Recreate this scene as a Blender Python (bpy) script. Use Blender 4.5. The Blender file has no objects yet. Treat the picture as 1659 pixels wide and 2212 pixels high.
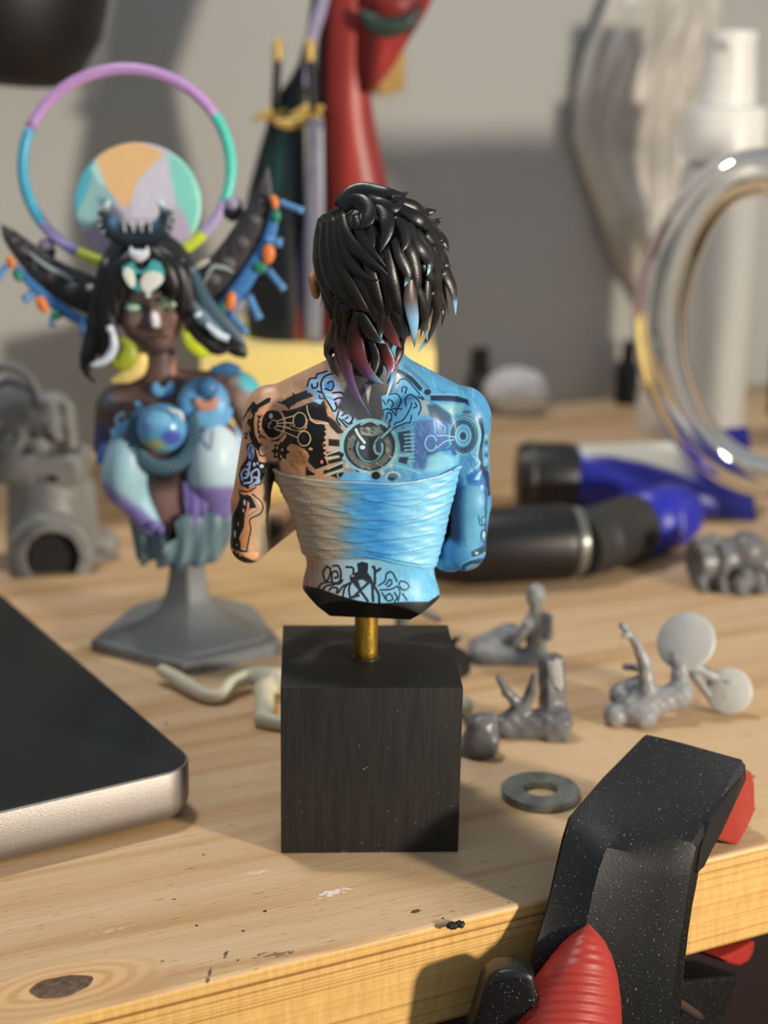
import bpy, bmesh, math, random
import numpy as np

# ------------------------------------------------------------------ camera
F_PX, PITCH, ROLL, CAM_H = 3530.0, math.radians(16.1), math.radians(0.9), 132.07   # px, rad, rad, mm
MM = 0.001
sc = bpy.context.scene
col = sc.collection
_c, _s = math.cos(PITCH), math.sin(PITCH)
_cr, _sr = math.cos(ROLL), math.sin(ROLL)
V_R = np.array([1.0, 0, 0]); V_F = np.array([0, _c, -_s]); V_U = np.array([0, _s, _c])
CAM = np.array([0, 0, CAM_H])
cx_ = V_R * _cr + V_U * _sr
cy_ = -V_R * _sr + V_U * _cr
cz_ = -V_F
cam_data = bpy.data.cameras.new('camera')
cam = bpy.data.objects.new('camera', cam_data)
col.objects.link(cam)
from mathutils import Matrix, Vector
cam.matrix_world = Matrix(((cx_[0], cy_[0], cz_[0], 0), (cx_[1], cy_[1], cz_[1], 0),
                           (cx_[2], cy_[2], cz_[2], CAM_H * MM), (0, 0, 0, 1)))
cam_data.sensor_fit = 'HORIZONTAL'
cam_data.sensor_width = 36
cam_data.lens = F_PX / 1659 * 36
cam_data.clip_start = 0.01
cam_data.clip_end = 10
cam_data.dof.use_dof = True
cam_data.dof.focus_distance = 0.256
cam_data.dof.aperture_fstop = 20.5
cam_data.dof.aperture_blades = 0
sc.camera = cam

# ------------------------------------------------------------------ world, lamps, exposure
w = bpy.data.worlds.new('room_light'); sc.world = w; w.use_nodes = True
bg = w.node_tree.nodes['Background']
bg.inputs['Color'].default_value = (0.80, 0.90, 1.0, 1)
bg.inputs['Strength'].default_value = 0.39
def lamp(name, loc, target, size, power, color, shape='DISK'):
    d = bpy.data.lights.new(name, 'AREA'); d.shape = shape; d.size = size; d.energy = power; d.color = color
    o = bpy.data.objects.new(name, d); col.objects.link(o)
    o.location = Vector(loc)
    o.rotation_euler = (Vector(target) - Vector(loc)).to_track_quat('-Z', 'Y').to_euler()
    return o
lamp('desk_lamp_light', (0.455, -0.04, 0.125), (0.0, 0.29, 0.05), 0.05, 4.3, (1.0, 0.88, 0.71))
lamp('ceiling_light', (-0.22, 0.50, 0.95), (0.0, 0.30, 0.0), 0.16, 14.5, (1.0, 0.985, 0.96))
sc.view_settings.view_transform = 'Standard'
sc.view_settings.look = 'None'
sc.view_settings.exposure = 0.0
sc.view_settings.gamma = 1.0
sc.view_settings.use_curve_mapping = False
sc.render.film_transparent = False

# ------------------------------------------------------------------ pixel -> world (mm)
def ray(x, y):
    U, V = x - 829.5, y - 1106.0
    u = _cr * U + _sr * V; v = -_sr * U + _cr * V
    return V_R * (u / F_PX) + V_F - V_U * (v / F_PX)
def at_z(x, y, z=0.0):
    d = ray(x, y); return CAM + d * ((z - CAM_H) / d[2])
def at_y(x, y, Y):
    d = ray(x, y); return CAM + d * (Y / d[1])
def at_plane(x, y, p, n):
    d = ray(x, y); p = np.asarray(p, float); n = np.asarray(n, float)
    return CAM + d * (((p - CAM) @ n) / (d @ n))
def to_px(P):
    D = np.asarray(P, float) - CAM
    w_ = D @ V_F; u = D @ V_R / w_ * F_PX; v = -(D @ V_U) / w_ * F_PX
    return 829.5 + _cr * u - _sr * v, 1106 + _sr * u + _cr * v

# ------------------------------------------------------------------ colour + material helpers
def lin(c):
    c = np.asarray(c, float) / 255.0
    return np.where(c <= 0.04045, c / 12.92, ((c + 0.055) / 1.055) ** 2.4)
def L4(c):
    v = lin(c); return (float(v[0]), float(v[1]), float(v[2]), 1.0)
def new_mat(name):
    m = bpy.data.materials.new(name); m.use_nodes = True
    nt = m.node_tree; b = nt.nodes['Principled BSDF']
    return m, nt, b
def node(nt, t, **kw):
    n = nt.nodes.new(t)
    for k, v in kw.items():
        if k in n.inputs: n.inputs[k].default_value = v
        else: setattr(n, k, v)
    return n
def mixc(nt, fac, a, b, mode='MIX'):
    n = nt.nodes.new('ShaderNodeMix'); n.data_type = 'RGBA'; n.blend_type = mode
    for sock, v in ((n.inputs[0], fac), (n.inputs[6], a), (n.inputs[7], b)):
        if isinstance(v, bpy.types.NodeSocket): nt.links.new(v, sock)
        elif isinstance(v, (int, float)): sock.default_value = v
        else: sock.default_value = v
    return n.outputs[2]
def ramp(nt, src, stops):
    r = nt.nodes.new('ShaderNodeValToRGB'); e = r.color_ramp.elements
    while len(e) < len(stops): e.new(0.5)
    for el, (p, c) in zip(e, stops): el.position = p; el.color = c
    nt.links.new(src, r.inputs['Fac']); return r.outputs['Color']
def objcoord(nt, scale=(1, 1, 1)):
    t = nt.nodes.new('ShaderNodeTexCoord'); m = nt.nodes.new('ShaderNodeMapping')
    m.inputs['Scale'].default_value = scale
    nt.links.new(t.outputs['Object'], m.inputs['Vector']); return m.outputs['Vector']
def noise(nt, vec, scale, detail=4, rough=0.55, dist=0.0):
    n = node(nt, 'ShaderNodeTexNoise', Scale=scale, Detail=detail, Roughness=rough, Distortion=dist)
    nt.links.new(vec, n.inputs['Vector']); return n.outputs['Fac']
def bump(nt, b, h, strength, dist=0.0002):
    n = node(nt, 'ShaderNodeBump', Strength=strength, Distance=dist)
    nt.links.new(h, n.inputs['Height']); nt.links.new(n.outputs['Normal'], b.inputs['Normal'])
_mats = {}
def M(name, c, rough=0.5, metal=0.0, var=0.12, vs=300.0, bs=0.0, bsc=2500.0, spec=0.5, coat=0.0, speck=None, trans=0.0, ior=1.45, sss=0.0):
    """plain painted / cast surface: base colour with soft noise variation, optional fine relief and dust specks"""
    if name in _mats: return _mats[name]
    m, nt, b = new_mat(name); _mats[name] = m
    v = objcoord(nt)
    base = L4(c); dark = tuple(x * (1 - var) for x in base[:3]) + (1,); lite = tuple(min(1, x * (1 + var)) for x in base[:3]) + (1,)
    o = ramp(nt, noise(nt, v, vs), [(0.3, dark), (0.7, lite)])
    if speck:
        sp = ramp(nt, noise(nt, v, speck[0], 2, 0.5), [(speck[1], (0, 0, 0, 1)), (speck[1] + 0.03, (1, 1, 1, 1))])
        o = mixc(nt, sp, o, L4(speck[2]))
    nt.links.new(o, b.inputs['Base Color'])
    b.inputs['Roughness'].default_value = rough; b.inputs['Metallic'].default_value = metal
    b.inputs['Specular IOR Level'].default_value = spec; b.inputs['Coat Weight'].default_value = coat
    b.inputs['Transmission Weight'].default_value = trans; b.inputs['IOR'].default_value = ior
    if sss: b.inputs['Subsurface Weight'].default_value = sss; b.inputs['Subsurface Radius'].default_value = (0.003, 0.003, 0.003); b.inputs['Subsurface Scale'].default_value = 0.5
    if bs: bump(nt, b, noise(nt, v, bsc, 3), bs)
    return m
def MV(name, rough=0.5, spec=0.4, bs=0.15, bsc=2500.0, coat=0.0, var=0.06):
    """brush-painted surface: the paint colours are stored per vertex"""
    if name in _mats: return _mats[name]
    m, nt, b = new_mat(name); _mats[name] = m
    a = node(nt, 'ShaderNodeAttribute', attribute_name='Col')
    v = objcoord(nt)
    k = ramp(nt, noise(nt, v, 700.0), [(0.3, (1 - var,) * 3 + (1,)), (0.7, (1 + var,) * 3 + (1,))])
    o = mixc(nt, 1.0, a.outputs['Color'], k, 'MULTIPLY')
    nt.links.new(o, b.inputs['Base Color'])
    b.inputs['Roughness'].default_value = rough; b.inputs['Specular IOR Level'].default_value = spec
    b.inputs['Coat Weight'].default_value = coat
    if bs: bump(nt, b, noise(nt, v, bsc, 3), bs)
    return m

# ------------------------------------------------------------------ object helpers
ORG = {}
def thing(name, label, cat, origin, group=None):
    o = bpy.data.objects.new(name, None); o.empty_display_size = 0.01; col.objects.link(o)
    o.location = Vector([float(c) * MM for c in origin]); ORG[o.name] = np.array(origin, float)
    o['label'] = label; o['category'] = cat
    if group: o['group'] = group
    return o
def build(name, V, Fc, mat, parent=None, origin=None, smooth=True, colors=None, label=None, kind=None):
    """one mesh object from world-mm vertices; Fc is an (n,4)/(n,3) array or a list of index tuples"""
    V = np.asarray(V, float)
    if parent is not None: org = ORG[parent.name]
    else: org = np.array(origin if origin is not None else (0, 0, 0), float)
    me = bpy.data.meshes.new(name)
    lv = ((V - org) * MM).astype(np.float32)
    if isinstance(Fc, np.ndarray):
        n, k = Fc.shape
        me.vertices.add(len(lv)); me.vertices.foreach_set('co', lv.ravel())
        me.loops.add(n * k); me.loops.foreach_set('vertex_index', Fc.astype(np.int32).ravel())
        me.polygons.add(n); me.polygons.foreach_set('loop_start', np.arange(0, n * k, k, dtype=np.int32))
        me.update(calc_edges=True)
    else:
        me.from_pydata([tuple(p) for p in lv.tolist()], [], [tuple(int(i) for i in f) for f in Fc]); me.update()
    if smooth: me.polygons.foreach_set('use_smooth', np.ones(len(me.polygons), bool))
    if colors is not None:
        c = np.ones((len(lv), 4), np.float32); c[:, :3] = lin(np.clip(colors, 0, 255))
        at = me.color_attributes.new('Col', 'FLOAT_COLOR', 'POINT'); at.data.foreach_set('color', c.ravel())
    me.materials.append(mat)
    o = bpy.data.objects.new(name, me); col.objects.link(o); ORG[o.name] = org
    if parent is not None: o.parent = parent
    else: o.location = Vector([float(c) * MM for c in org])
    if label: o['label'] = label
    if kind: o['kind'] = kind
    return o
def solo(o, label, cat, group=None):
    o['label'] = label; o['category'] = cat
    if group: o['group'] = group
    return o
def sharp(o, deg=35):
    me = o.data; bm = bmesh.new(); bm.from_mesh(me)
    for e in bm.edges:
        if len(e.link_faces) == 2 and e.calc_face_angle(0) > math.radians(deg): e.smooth = False
    bm.to_mesh(me); bm.free(); return o
def bevel(o, width, seg=2, angle=30):
    """rounds the hard edges of a mesh (width in mm)"""
    bm = bmesh.new(); bm.from_mesh(o.data)
    bmesh.ops.recalc_face_normals(bm, faces=bm.faces)
    ed = [e for e in bm.edges if len(e.link_faces) == 2 and e.calc_face_angle(0) > math.radians(angle)]
    bmesh.ops.bevel(bm, geom=ed, offset=width * MM, segments=seg, profile=0.6, affect='EDGES', clamp_overlap=True)
    bm.to_mesh(o.data); bm.free()
    o.data.polygons.foreach_set('use_smooth', np.ones(len(o.data.polygons), bool))
    return sharp(o, 50)

# ------------------------------------------------------------------ geometry generators (mm)
def catmull(P, n):
    P = np.asarray(P, float)
    if len(P) == 2: return P[0] + (P[1] - P[0]) * np.linspace(0, 1, n)[:, None]
    Q = np.vstack([2 * P[0] - P[1], P, 2 * P[-1] - P[-2]])
    t = np.linspace(0, len(P) - 1, n); i = np.minimum(t.astype(int), len(P) - 2); u = (t - i)[:, None]
    a, b, c, d = Q[i], Q[i + 1], Q[i + 2], Q[i + 3]
    return 0.5 * (2 * b + (c - a) * u + (2 * a - 5 * b + 4 * c - d) * u ** 2 + (3 * b - a - 3 * c + d) * u ** 3)
def ringfaces(nr, ns, closed_u=True, cap0=True, cap1=True, off=0):
    f = []
    for i in range(nr - 1):
        for j in range(ns if closed_u else ns - 1):
            k = (j + 1) % ns
            f.append((off + i * ns + j, off + i * ns + k, off + (i + 1) * ns + k, off + (i + 1) * ns + j))
    if cap0: f.append(tuple(off + j for j in reversed(range(ns))))
    if cap1: f.append(tuple(off + (nr - 1) * ns + j for j in range(ns)))
    return f
def tube(pts, rad, n=10, steps=16, nrm=None, flat=1.0, shape=None, smoothr=True):
    """sweep along a spline. rad: radius per control point; nrm: flattening direction; flat: thickness/width"""
    C = catmull(pts, steps)
    rad = np.atleast_1d(np.asarray(rad, float))
    if len(rad) == 1: rad = np.repeat(rad, len(pts))
    R = np.interp(np.linspace(0, len(rad) - 1, steps), np.arange(len(rad)), rad)
    T = np.gradient(C, axis=0); T /= np.linalg.norm(T, axis=1)[:, None] + 1e-9
    if nrm is None:
        a = np.array([0, 0, 1.0]) if abs(T[0][2]) < 0.9 else np.array([1.0, 0, 0])
        N = np.zeros_like(T); v = a
        for i in range(steps):
            v = v - T[i] * (v @ T[i]); v /= np.linalg.norm(v) + 1e-9; N[i] = v
    else:
        N = np.broadcast_to(np.asarray(nrm, float), T.shape).copy()
        N -= T * (N * T).sum(1)[:, None]; N /= np.linalg.norm(N, axis=1)[:, None] + 1e-9
    B = np.cross(T, N)
    th = np.linspace(0, 2 * np.pi, n, endpoint=False)
    cu, sv = np.cos(th), np.sin(th)
    if shape == 'lens': sv = np.sign(sv) * np.abs(sv) ** 1.5
    V = (C[:, None] + R[:, None, None] * (cu[None, :, None] * B[:, None] + flat * sv[None, :, None] * N[:, None])).reshape(-1, 3)
    return V, ringfaces(steps, n)
def lathe(prof, c, n=32, axis=(0, 0, 1), cap0=True, cap1=True):
    """prof: (radius, height along axis)"""
    ax = np.asarray(axis, float); ax /= np.linalg.norm(ax)
    a = np.cross(ax, [1, 0, 0] if abs(ax[0]) < 0.8 else [0, 1, 0]); a /= np.linalg.norm(a); b = np.cross(ax, a)
    th = np.linspace(0, 2 * np.pi, n, endpoint=False)
    V = [np.asarray(c, float) + ax * h + r * (np.cos(t) * a + np.sin(t) * b) for r, h in prof for t in th]
    return np.array(V), ringfaces(len(prof), n, True, cap0, cap1)
def loft_px(st, Y, n=28, ratio=0.8, power=2.0):
    """stack of (y_px, xl_px, xr_px[, half depth mm, dy mm]) ellipses standing around plane Y"""
    V = []
    th = np.linspace(0, 2 * np.pi, n, endpoint=False)
    ct = np.sign(np.cos(th)) * np.abs(np.cos(th)) ** (2 / power); sn = np.sign(np.sin(th)) * np.abs(np.sin(th)) ** (2 / power)
    for s in st:
        dy = s[4] if len(s) > 4 else 0
        a, b = at_y(s[1], s[0], Y + dy), at_y(s[2], s[0], Y + dy)
        c = (a + b) / 2; hw = np.linalg.norm(b - a) / 2
        d = s[3] if len(s) > 3 and s[3] is not None else hw * ratio
        for x, y in zip(ct, sn): V.append(c + (b - a) / 2 * x + np.array([0, d * y, 0]))
    return np.array(V), ringfaces(len(st), n)
def ellipsoid(c, r, R=None, nu=16, nv=10):
    V = [[0, 0, -1]]
    for i in range(1, nv):
        p = -math.pi / 2 + math.pi * i / nv
        for j in range(nu):
            t = 2 * math.pi * j / nu; V.append([math.cos(p) * math.cos(t), math.cos(p) * math.sin(t), math.sin(p)])
    V.append([0, 0, 1]); V = np.array(V) * np.asarray(r, float)
    if R is not None: V = V @ np.asarray(R).T
    f = [(0, 1 + (j + 1) % nu, 1 + j) for j in range(nu)]
    for i in range(nv - 2):
        for j in range(nu):
            a = 1 + i * nu; k = (j + 1) % nu; f.append((a + j, a + k, a + nu + k, a + nu + j))
    top = len(V) - 1; a = 1 + (nv - 2) * nu
    f += [(a + j, a + (j + 1) % nu, top) for j in range(nu)]
    return V + np.asarray(c, float), f
def prism(P, vec):
    """extrude a polygon (mm points) along a vector"""
    P = np.asarray(P, float); n = len(P); vec = np.asarray(vec, float)
    nr = np.zeros(3)
    for i in range(n): nr += np.cross(P[i], P[(i + 1) % n])
    if nr @ vec > 0: P = P[::-1]
    V = np.vstack([P, P + vec])
    return V, [tuple(range(n)), tuple(range(2 * n - 1, n - 1, -1))] + [(i, i + n, (i + 1) % n + n, (i + 1) % n) for i in range(n)]
def rot(ax, deg):
    return np.array(Matrix.Rotation(math.radians(deg), 3, Vector(ax)))
def join(*parts):
    V, Fc, o = [], [], 0
    for v, f in parts:
        V.append(np.asarray(v, float)); Fc += [tuple(i + o for i in q) for q in f]; o += len(v)
    return np.vstack(V), Fc
def box(c, h, R=None, taper=1.0):
    s = np.array([[x, y, z] for z in (-1, 1) for y in (-1, 1) for x in (-1, 1)], float)
    V = s * np.asarray(h, float)
    V[4:, :2] *= taper
    if R is not None: V = V @ np.asarray(R).T
    return V + np.asarray(c, float), [(0, 2, 3, 1), (4, 5, 7, 6), (0, 1, 5, 4), (2, 6, 7, 3), (0, 4, 6, 2), (1, 3, 7, 5)]

# ------------------------------------------------------------------ signed distance shapes -> mesh (surface nets)
def s_ell(P, c, r, R=None):
    q = P - np.asarray(c, np.float32)
    if R is not None: q = q @ np.asarray(R, np.float32)
    r = np.asarray(r, np.float32)
    k0 = np.sqrt(((q / r) ** 2).sum(1)) + 1e-6; k1 = np.sqrt(((q / r ** 2) ** 2).sum(1)) + 1e-6
    return k0 * (k0 - 1) / k1
def s_cap(P, a, b, ra, rb):
    a = np.asarray(a, np.float32); d = np.asarray(b, np.float32) - a
    q = P - a; t = np.clip(q @ d / max(1e-9, float(d @ d)), 0, 1)
    return np.linalg.norm(q - t[:, None] * d, axis=1) - (ra + (rb - ra) * t)
def s_box(P, c, h, rd=0.0, R=None):
    q = P - np.asarray(c, np.float32)
    if R is not None: q = q @ np.asarray(R, np.float32)
    q = np.abs(q) - (np.asarray(h, np.float32) - rd)
    return np.linalg.norm(np.maximum(q, 0), axis=1) + np.minimum(q.max(1), 0) - rd
def s_cyl(P, a, b, r, rd=0.3):
    a = np.asarray(a, np.float32); d = np.asarray(b, np.float32) - a; ln = float(np.linalg.norm(d)); d = d / ln
    q = P - a; t = q @ d; rr = np.linalg.norm(q - t[:, None] * d, axis=1)
    x = rr - (r - rd); y = np.abs(t - ln / 2) - (ln / 2 - rd)
    return np.sqrt(np.maximum(x, 0) ** 2 + np.maximum(y, 0) ** 2) + np.minimum(np.maximum(x, y), 0) - rd
def smin(a, b, k):
    h = np.clip(0.5 + 0.5 * (b - a) / k, 0, 1)
    return b + (a - b) * h - k * h * (1 - h)
def smax(a, b, k): return -smin(-a, -b, k)
def project(f, V, n=2):
    V = V.astype(np.float32); e = 0.02
    for _ in range(n):
        d = f(V); g = np.stack([f(V + np.eye(3, dtype=np.float32)[i] * e) - d for i in range(3)], 1) / e
        V = V - (np.clip(d, -0.4, 0.4) / np.maximum((g ** 2).sum(1), 0.2))[:, None] * g
    return V
def nets(f, lo, hi, h, proj=2):
    lo = np.asarray(lo, float); hi = np.asarray(hi, float)
    n = np.ceil((hi - lo) / h).astype(int) + 1
    ax = [(lo[i] + h * np.arange(n[i])).astype(np.float32) for i in range(3)]
    D = np.empty(tuple(n), np.float32)
    step = max(1, 400000 // (n[1] * n[2]))
    for i in range(0, n[0], step):
        X, Y, Z = np.meshgrid(ax[0][i:i + step], ax[1], ax[2], indexing='ij')
        D[i:i + step] = f(np.stack([X.ravel(), Y.ravel(), Z.ravel()], 1)).reshape(X.shape)
    D[[0, -1]] = np.maximum(D[[0, -1]], 1e-3); D[:, [0, -1]] = np.maximum(D[:, [0, -1]], 1e-3); D[:, :, [0, -1]] = np.maximum(D[:, :, [0, -1]], 1e-3)
    S = D < 0
    corn = [(a, b, c) for a in (0, 1) for b in (0, 1) for c in (0, 1)]
    cnt = sum(S[a:n[0] - 1 + a, b:n[1] - 1 + b, c:n[2] - 1 + c].astype(np.int8) for a, b, c in corn)
    act = (cnt > 0) & (cnt < 8); I = np.argwhere(act)
    vals = np.stack([D[I[:, 0] + a, I[:, 1] + b, I[:, 2] + c] for a, b, c in corn], 1)
    acc = np.zeros((len(I), 3)); num = np.zeros(len(I))
    ca = np.array(corn, float)
    for p in range(8):
        for q in range(p + 1, 8):
            if np.abs(ca[p] - ca[q]).sum() != 1: continue
            a, b = vals[:, p], vals[:, q]; m = (a < 0) != (b < 0)
            t = np.where(m, a / np.where(m, a - b, 1), 0)
            acc += np.where(m[:, None], ca[p] + t[:, None] * (ca[q] - ca[p]), 0); num += m
    V = lo + h * (I + acc / num[:, None])
    idx = -np.ones(act.shape, np.int64); idx[act] = np.arange(len(I))
    Q = []
    for axx in range(3):
        o = [(axx + 1) % 3, (axx + 2) % 3]
        sl0 = [slice(None)] * 3; sl1 = [slice(None)] * 3
        sl0[axx] = slice(0, -1); sl1[axx] = slice(1, None)
        A, B = S[tuple(sl0)], S[tuple(sl1)]
        E = np.argwhere(A != B); inside = A[tuple(E.T)]
        ok = (E[:, o[0]] > 0) & (E[:, o[1]] > 0) & (E[:, o[0]] < n[o[0]] - 1) & (E[:, o[1]] < n[o[1]] - 1)
        E = E[ok]; inside = inside[ok]
        def c(d0, d1):
            J = E.copy(); J[:, o[0]] += d0; J[:, o[1]] += d1; return idx[tuple(J.T)]
        q = np.stack([c(-1, -1), c(0, -1), c(0, 0), c(-1, 0)], 1)
        q[~inside] = q[~inside][:, ::-1]; Q.append(q)
    Fq = np.vstack(Q)
    if proj: V = project(f, V, proj)
    return V, Fq
def split4(V, Fq, f=None):
    E = np.sort(np.stack([Fq, np.roll(Fq, -1, 1)], 2).reshape(-1, 2), 1)
    u, inv = np.unique(E[:, 0].astype(np.int64) * len(V) + E[:, 1], return_inverse=True)
    ea, eb = u // len(V), u % len(V)
    mid = (V[ea] + V[eb]) / 2; cen = V[Fq].mean(1)
    e = inv.reshape(-1, 4) + len(V); c = np.arange(len(Fq)) + len(V) + len(mid)
    W = np.vstack([V, mid, cen])
    G = np.vstack([np.stack([Fq[:, i], e[:, i], c, e[:, (i + 3) % 4]], 1) for i in range(4)])
    if f is not None: W = project(f, W, 1)
    return W, G

# ================================================================== STRUCTURE: wall, floor
EDGE_A = at_z(94, 2205)
E_ANG = 26.2
E_X = np.array([math.cos(math.radians(E_ANG)), math.sin(math.radians(E_ANG)), 0]); E_Y = np.array([-E_X[1], E_X[0], 0])
WALL_D = 321.0
def tl(x, y, z=0): return EDGE_A + E_X * x + E_Y * y + np.array([0, 0, z])      # table frame -> world mm
def struct(o): o['kind'] = 'structure'; return o
Rtab = rot((0, 0, 1), E_ANG)
def wall_mat():
    m, nt, b = new_mat('grey_wall_paint'); v = objcoord(nt)
    c = ramp(nt, noise(nt, v, 6.0, 3), [(0.3, L4((166, 167, 166))), (0.7, L4((174, 175, 174)))])
    nt.links.new(c, b.inputs['Base Color']); b.inputs['Roughness'].default_value = 0.8
    bump(nt, b, noise(nt, v, 900.0, 3), 0.15); return m
v_, f_ = box(tl(200, WALL_D + 30, 300), (1500, 30, 1100), Rtab)
wall = struct(build('wall_back', v_, f_, wall_mat(), smooth=False))
v_, f_ = box((0, 0, -740), (2500, 2500, 20))
struct(build('floor', v_, f_, M('dark_floor', (58, 40, 34), 0.6, var=0.3, vs=20), smooth=False))

# ================================================================== WORKBENCH (pine board)
def pine(name, kind):
    m, nt, b = new_mat(name)
    top = kind == 'top'
    t = nt.nodes.new('ShaderNodeTexCoord')
    def vec(s):
        q = nt.nodes.new('ShaderNodeMapping'); q.inputs['Scale'].default_value = s
        nt.links.new(t.outputs['Object'], q.inputs['Vector']); return q.outputs['Vector']
    KX, KY = KNOT
    if top:
        # annual rings flow around the knot: push the grain sideways near it
        d = node(nt, 'ShaderNodeVectorMath', operation='SUBTRACT'); nt.links.new(t.outputs['Object'], d.inputs[0]); d.inputs[1].default_value = (KX * MM, KY * MM, 0)
        sc_ = node(nt, 'ShaderNodeVectorMath', operation='MULTIPLY'); nt.links.new(d.outputs[0], sc_.inputs[0]); sc_.inputs[1].default_value = (55, 130, 0)
        ln = node(nt, 'ShaderNodeVectorMath', operation='LENGTH'); nt.links.new(sc_.outputs[0], ln.inputs[0])
        g = node(nt, 'ShaderNodeMath', operation='MULTIPLY'); nt.links.new(ln.outputs['Value'], g.inputs[0]); g.inputs[1].default_value = 1.0
        knot_r = g.outputs[0]
        sp = node(nt, 'ShaderNodeSeparateXYZ'); nt.links.new(t.outputs['Object'], sp.inputs[0])
        # y' = y * k / (k + falloff)
        ex = node(nt, 'ShaderNodeMath', operation='POWER'); ex.inputs[0].default_value = 0.62; nt.links.new(knot_r, ex.inputs[1])
        mu = node(nt, 'ShaderNodeMath', operation='MULTIPLY'); nt.links.new(ex.outputs[0], mu.inputs[0]); mu.inputs[1].default_value = 0.010
        yy = node(nt, 'ShaderNodeMath', operation='SUBTRACT'); nt.links.new(sp.outputs[1], yy.inputs[0]); nt.links.new(mu.outputs[0], yy.inputs[1])
        cb = node(nt, 'ShaderNodeCombineXYZ'); nt.links.new(sp.outputs[0], cb.inputs[0]); nt.links.new(yy.outputs[0], cb.inputs[1]); nt.links.new(sp.outputs[2], cb.inputs[2])
        q = nt.nodes.new('ShaderNodeMapping'); q.inputs['Scale'].default_value = (5.0, 95, 60); nt.links.new(cb.outputs[0], q.inputs['Vector'])
        bands = noise(nt, q.outputs['Vector'], 1.0, 2.5, 0.5, 0.35)
        c = ramp(nt, bands, [(0.30, L4((198, 165, 126))), (0.46, L4((205, 175, 138))), (0.56, L4((195, 159, 118))), (0.62, L4((181, 144, 101))), (0.66, L4((198, 164, 124)))])
        fib = noise(nt, vec((45, 1300, 1300)), 1.0, 3, 0.6)
        c = mixc(nt, 0.35, c, ramp(nt, fib, [(0.3, (0.72, 0.68, 0.62, 1)), (0.7, (1.12, 1.12, 1.12, 1))]), 'MULTIPLY')
        por = ramp(nt, noise(nt, vec((260, 2600, 2600)), 1.0, 2), [(0.66, (0, 0, 0, 1)), (0.72, (1, 1, 1, 1))])
        c = mixc(nt, por, c, L4((150, 104, 62)))
        spk = ramp(nt, noise(nt, vec((420, 420, 420)), 1.0, 1), [(0.775, (0, 0, 0, 1)), (0.79, (1, 1, 1, 1))])
        c = mixc(nt, spk, c, L4((58, 44, 36)))
        kf = ramp(nt, knot_r, [(0.38, (0, 0, 0, 1)), (1.0, (1, 1, 1, 1))])
        rg = node(nt, 'ShaderNodeTexWave', Scale=1.0, Distortion=2.0, Detail=2.0, wave_type='RINGS', rings_direction='Z'); rg.inputs['Scale'].default_value = 1.6
        nt.links.new(sc_.outputs[0], rg.inputs['Vector'])
        kc = ramp(nt, rg.outputs['Fac'], [(0.1, L4((196, 150, 100))), (0.8, L4((214, 174, 126)))])
        c = mixc(nt, kf, kc, c)
        # smears and stains with a shape of their own: white primer, charcoal scuffs
        for (px, py, rx, ry, ccol, th, amt, a) in SPOTS:
            s0 = node(nt, 'ShaderNodeVectorMath', operation='SUBTRACT'); nt.links.new(t.outputs['Object'], s0.inputs[0]); s0.inputs[1].default_value = (px * MM, py * MM, 0)
            rt = nt.nodes.new('ShaderNodeVectorRotate'); rt.rotation_type = 'Z_AXIS'; rt.inputs['Angle'].default_value = a; nt.links.new(s0.outputs[0], rt.inputs['Vector'])
            s1 = node(nt, 'ShaderNodeVectorMath', operation='MULTIPLY'); nt.links.new(rt.outputs[0], s1.inputs[0]); s1.inputs[1].default_value = (1000 / rx, 1000 / ry, 0)
            s2 = node(nt, 'ShaderNodeVectorMath', operation='LENGTH'); nt.links.new(s1.outputs[0], s2.inputs[0])
            nn = noise(nt, vec((900, 1500, 900)), 1.0, 3)
            ad = node(nt, 'ShaderNodeMath', operation='MULTIPLY_ADD'); nt.links.new(s2.outputs['Value'], ad.inputs[0]); ad.inputs[1].default_value = 0.25; nt.links.new(nn, ad.inputs[2])
            msk = ramp(nt, ad.outputs[0], [(th, (amt, amt, amt, 1)), (th + 0.10, (0, 0, 0, 1))])
            c = mixc(nt, msk, c, L4(ccol))
        bump(nt, b, fib, 0.25, 0.0003)
    else:
        ln_ = noise(nt, vec((1.6, 60, 1050)), 1.0, 2.0, 0.5, 0.3)
        c = ramp(nt, ln_, [(0.34, L4((150, 104, 56))), (0.44, L4((212, 168, 100))), (0.60, L4((222, 180, 112))), (0.66, L4((168, 116, 62)))])
        fib = noise(nt, vec((700, 500, 160)), 1.0, 3, 0.6)
        c = mixc(nt, 0.5, c, ramp(nt, fib, [(0.3, (0.70, 0.66, 0.6, 1)), (0.7, (1.1, 1.1, 1.1, 1))]), 'MULTIPLY')
        bump(nt, b, fib, 0.35, 0.0003)
    nt.links.new(c, b.inputs['Base Color']); b.inputs['Roughness'].default_value = 0.46; b.inputs['Specular IOR Level'].default_value = 0.35
    return m
def inv_tl(p): q = np.asarray(p, float) - EDGE_A; return float(q @ E_X), float(q @ E_Y)
KNOT = inv_tl(at_z(132, 2131))
SPOTS = []
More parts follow.
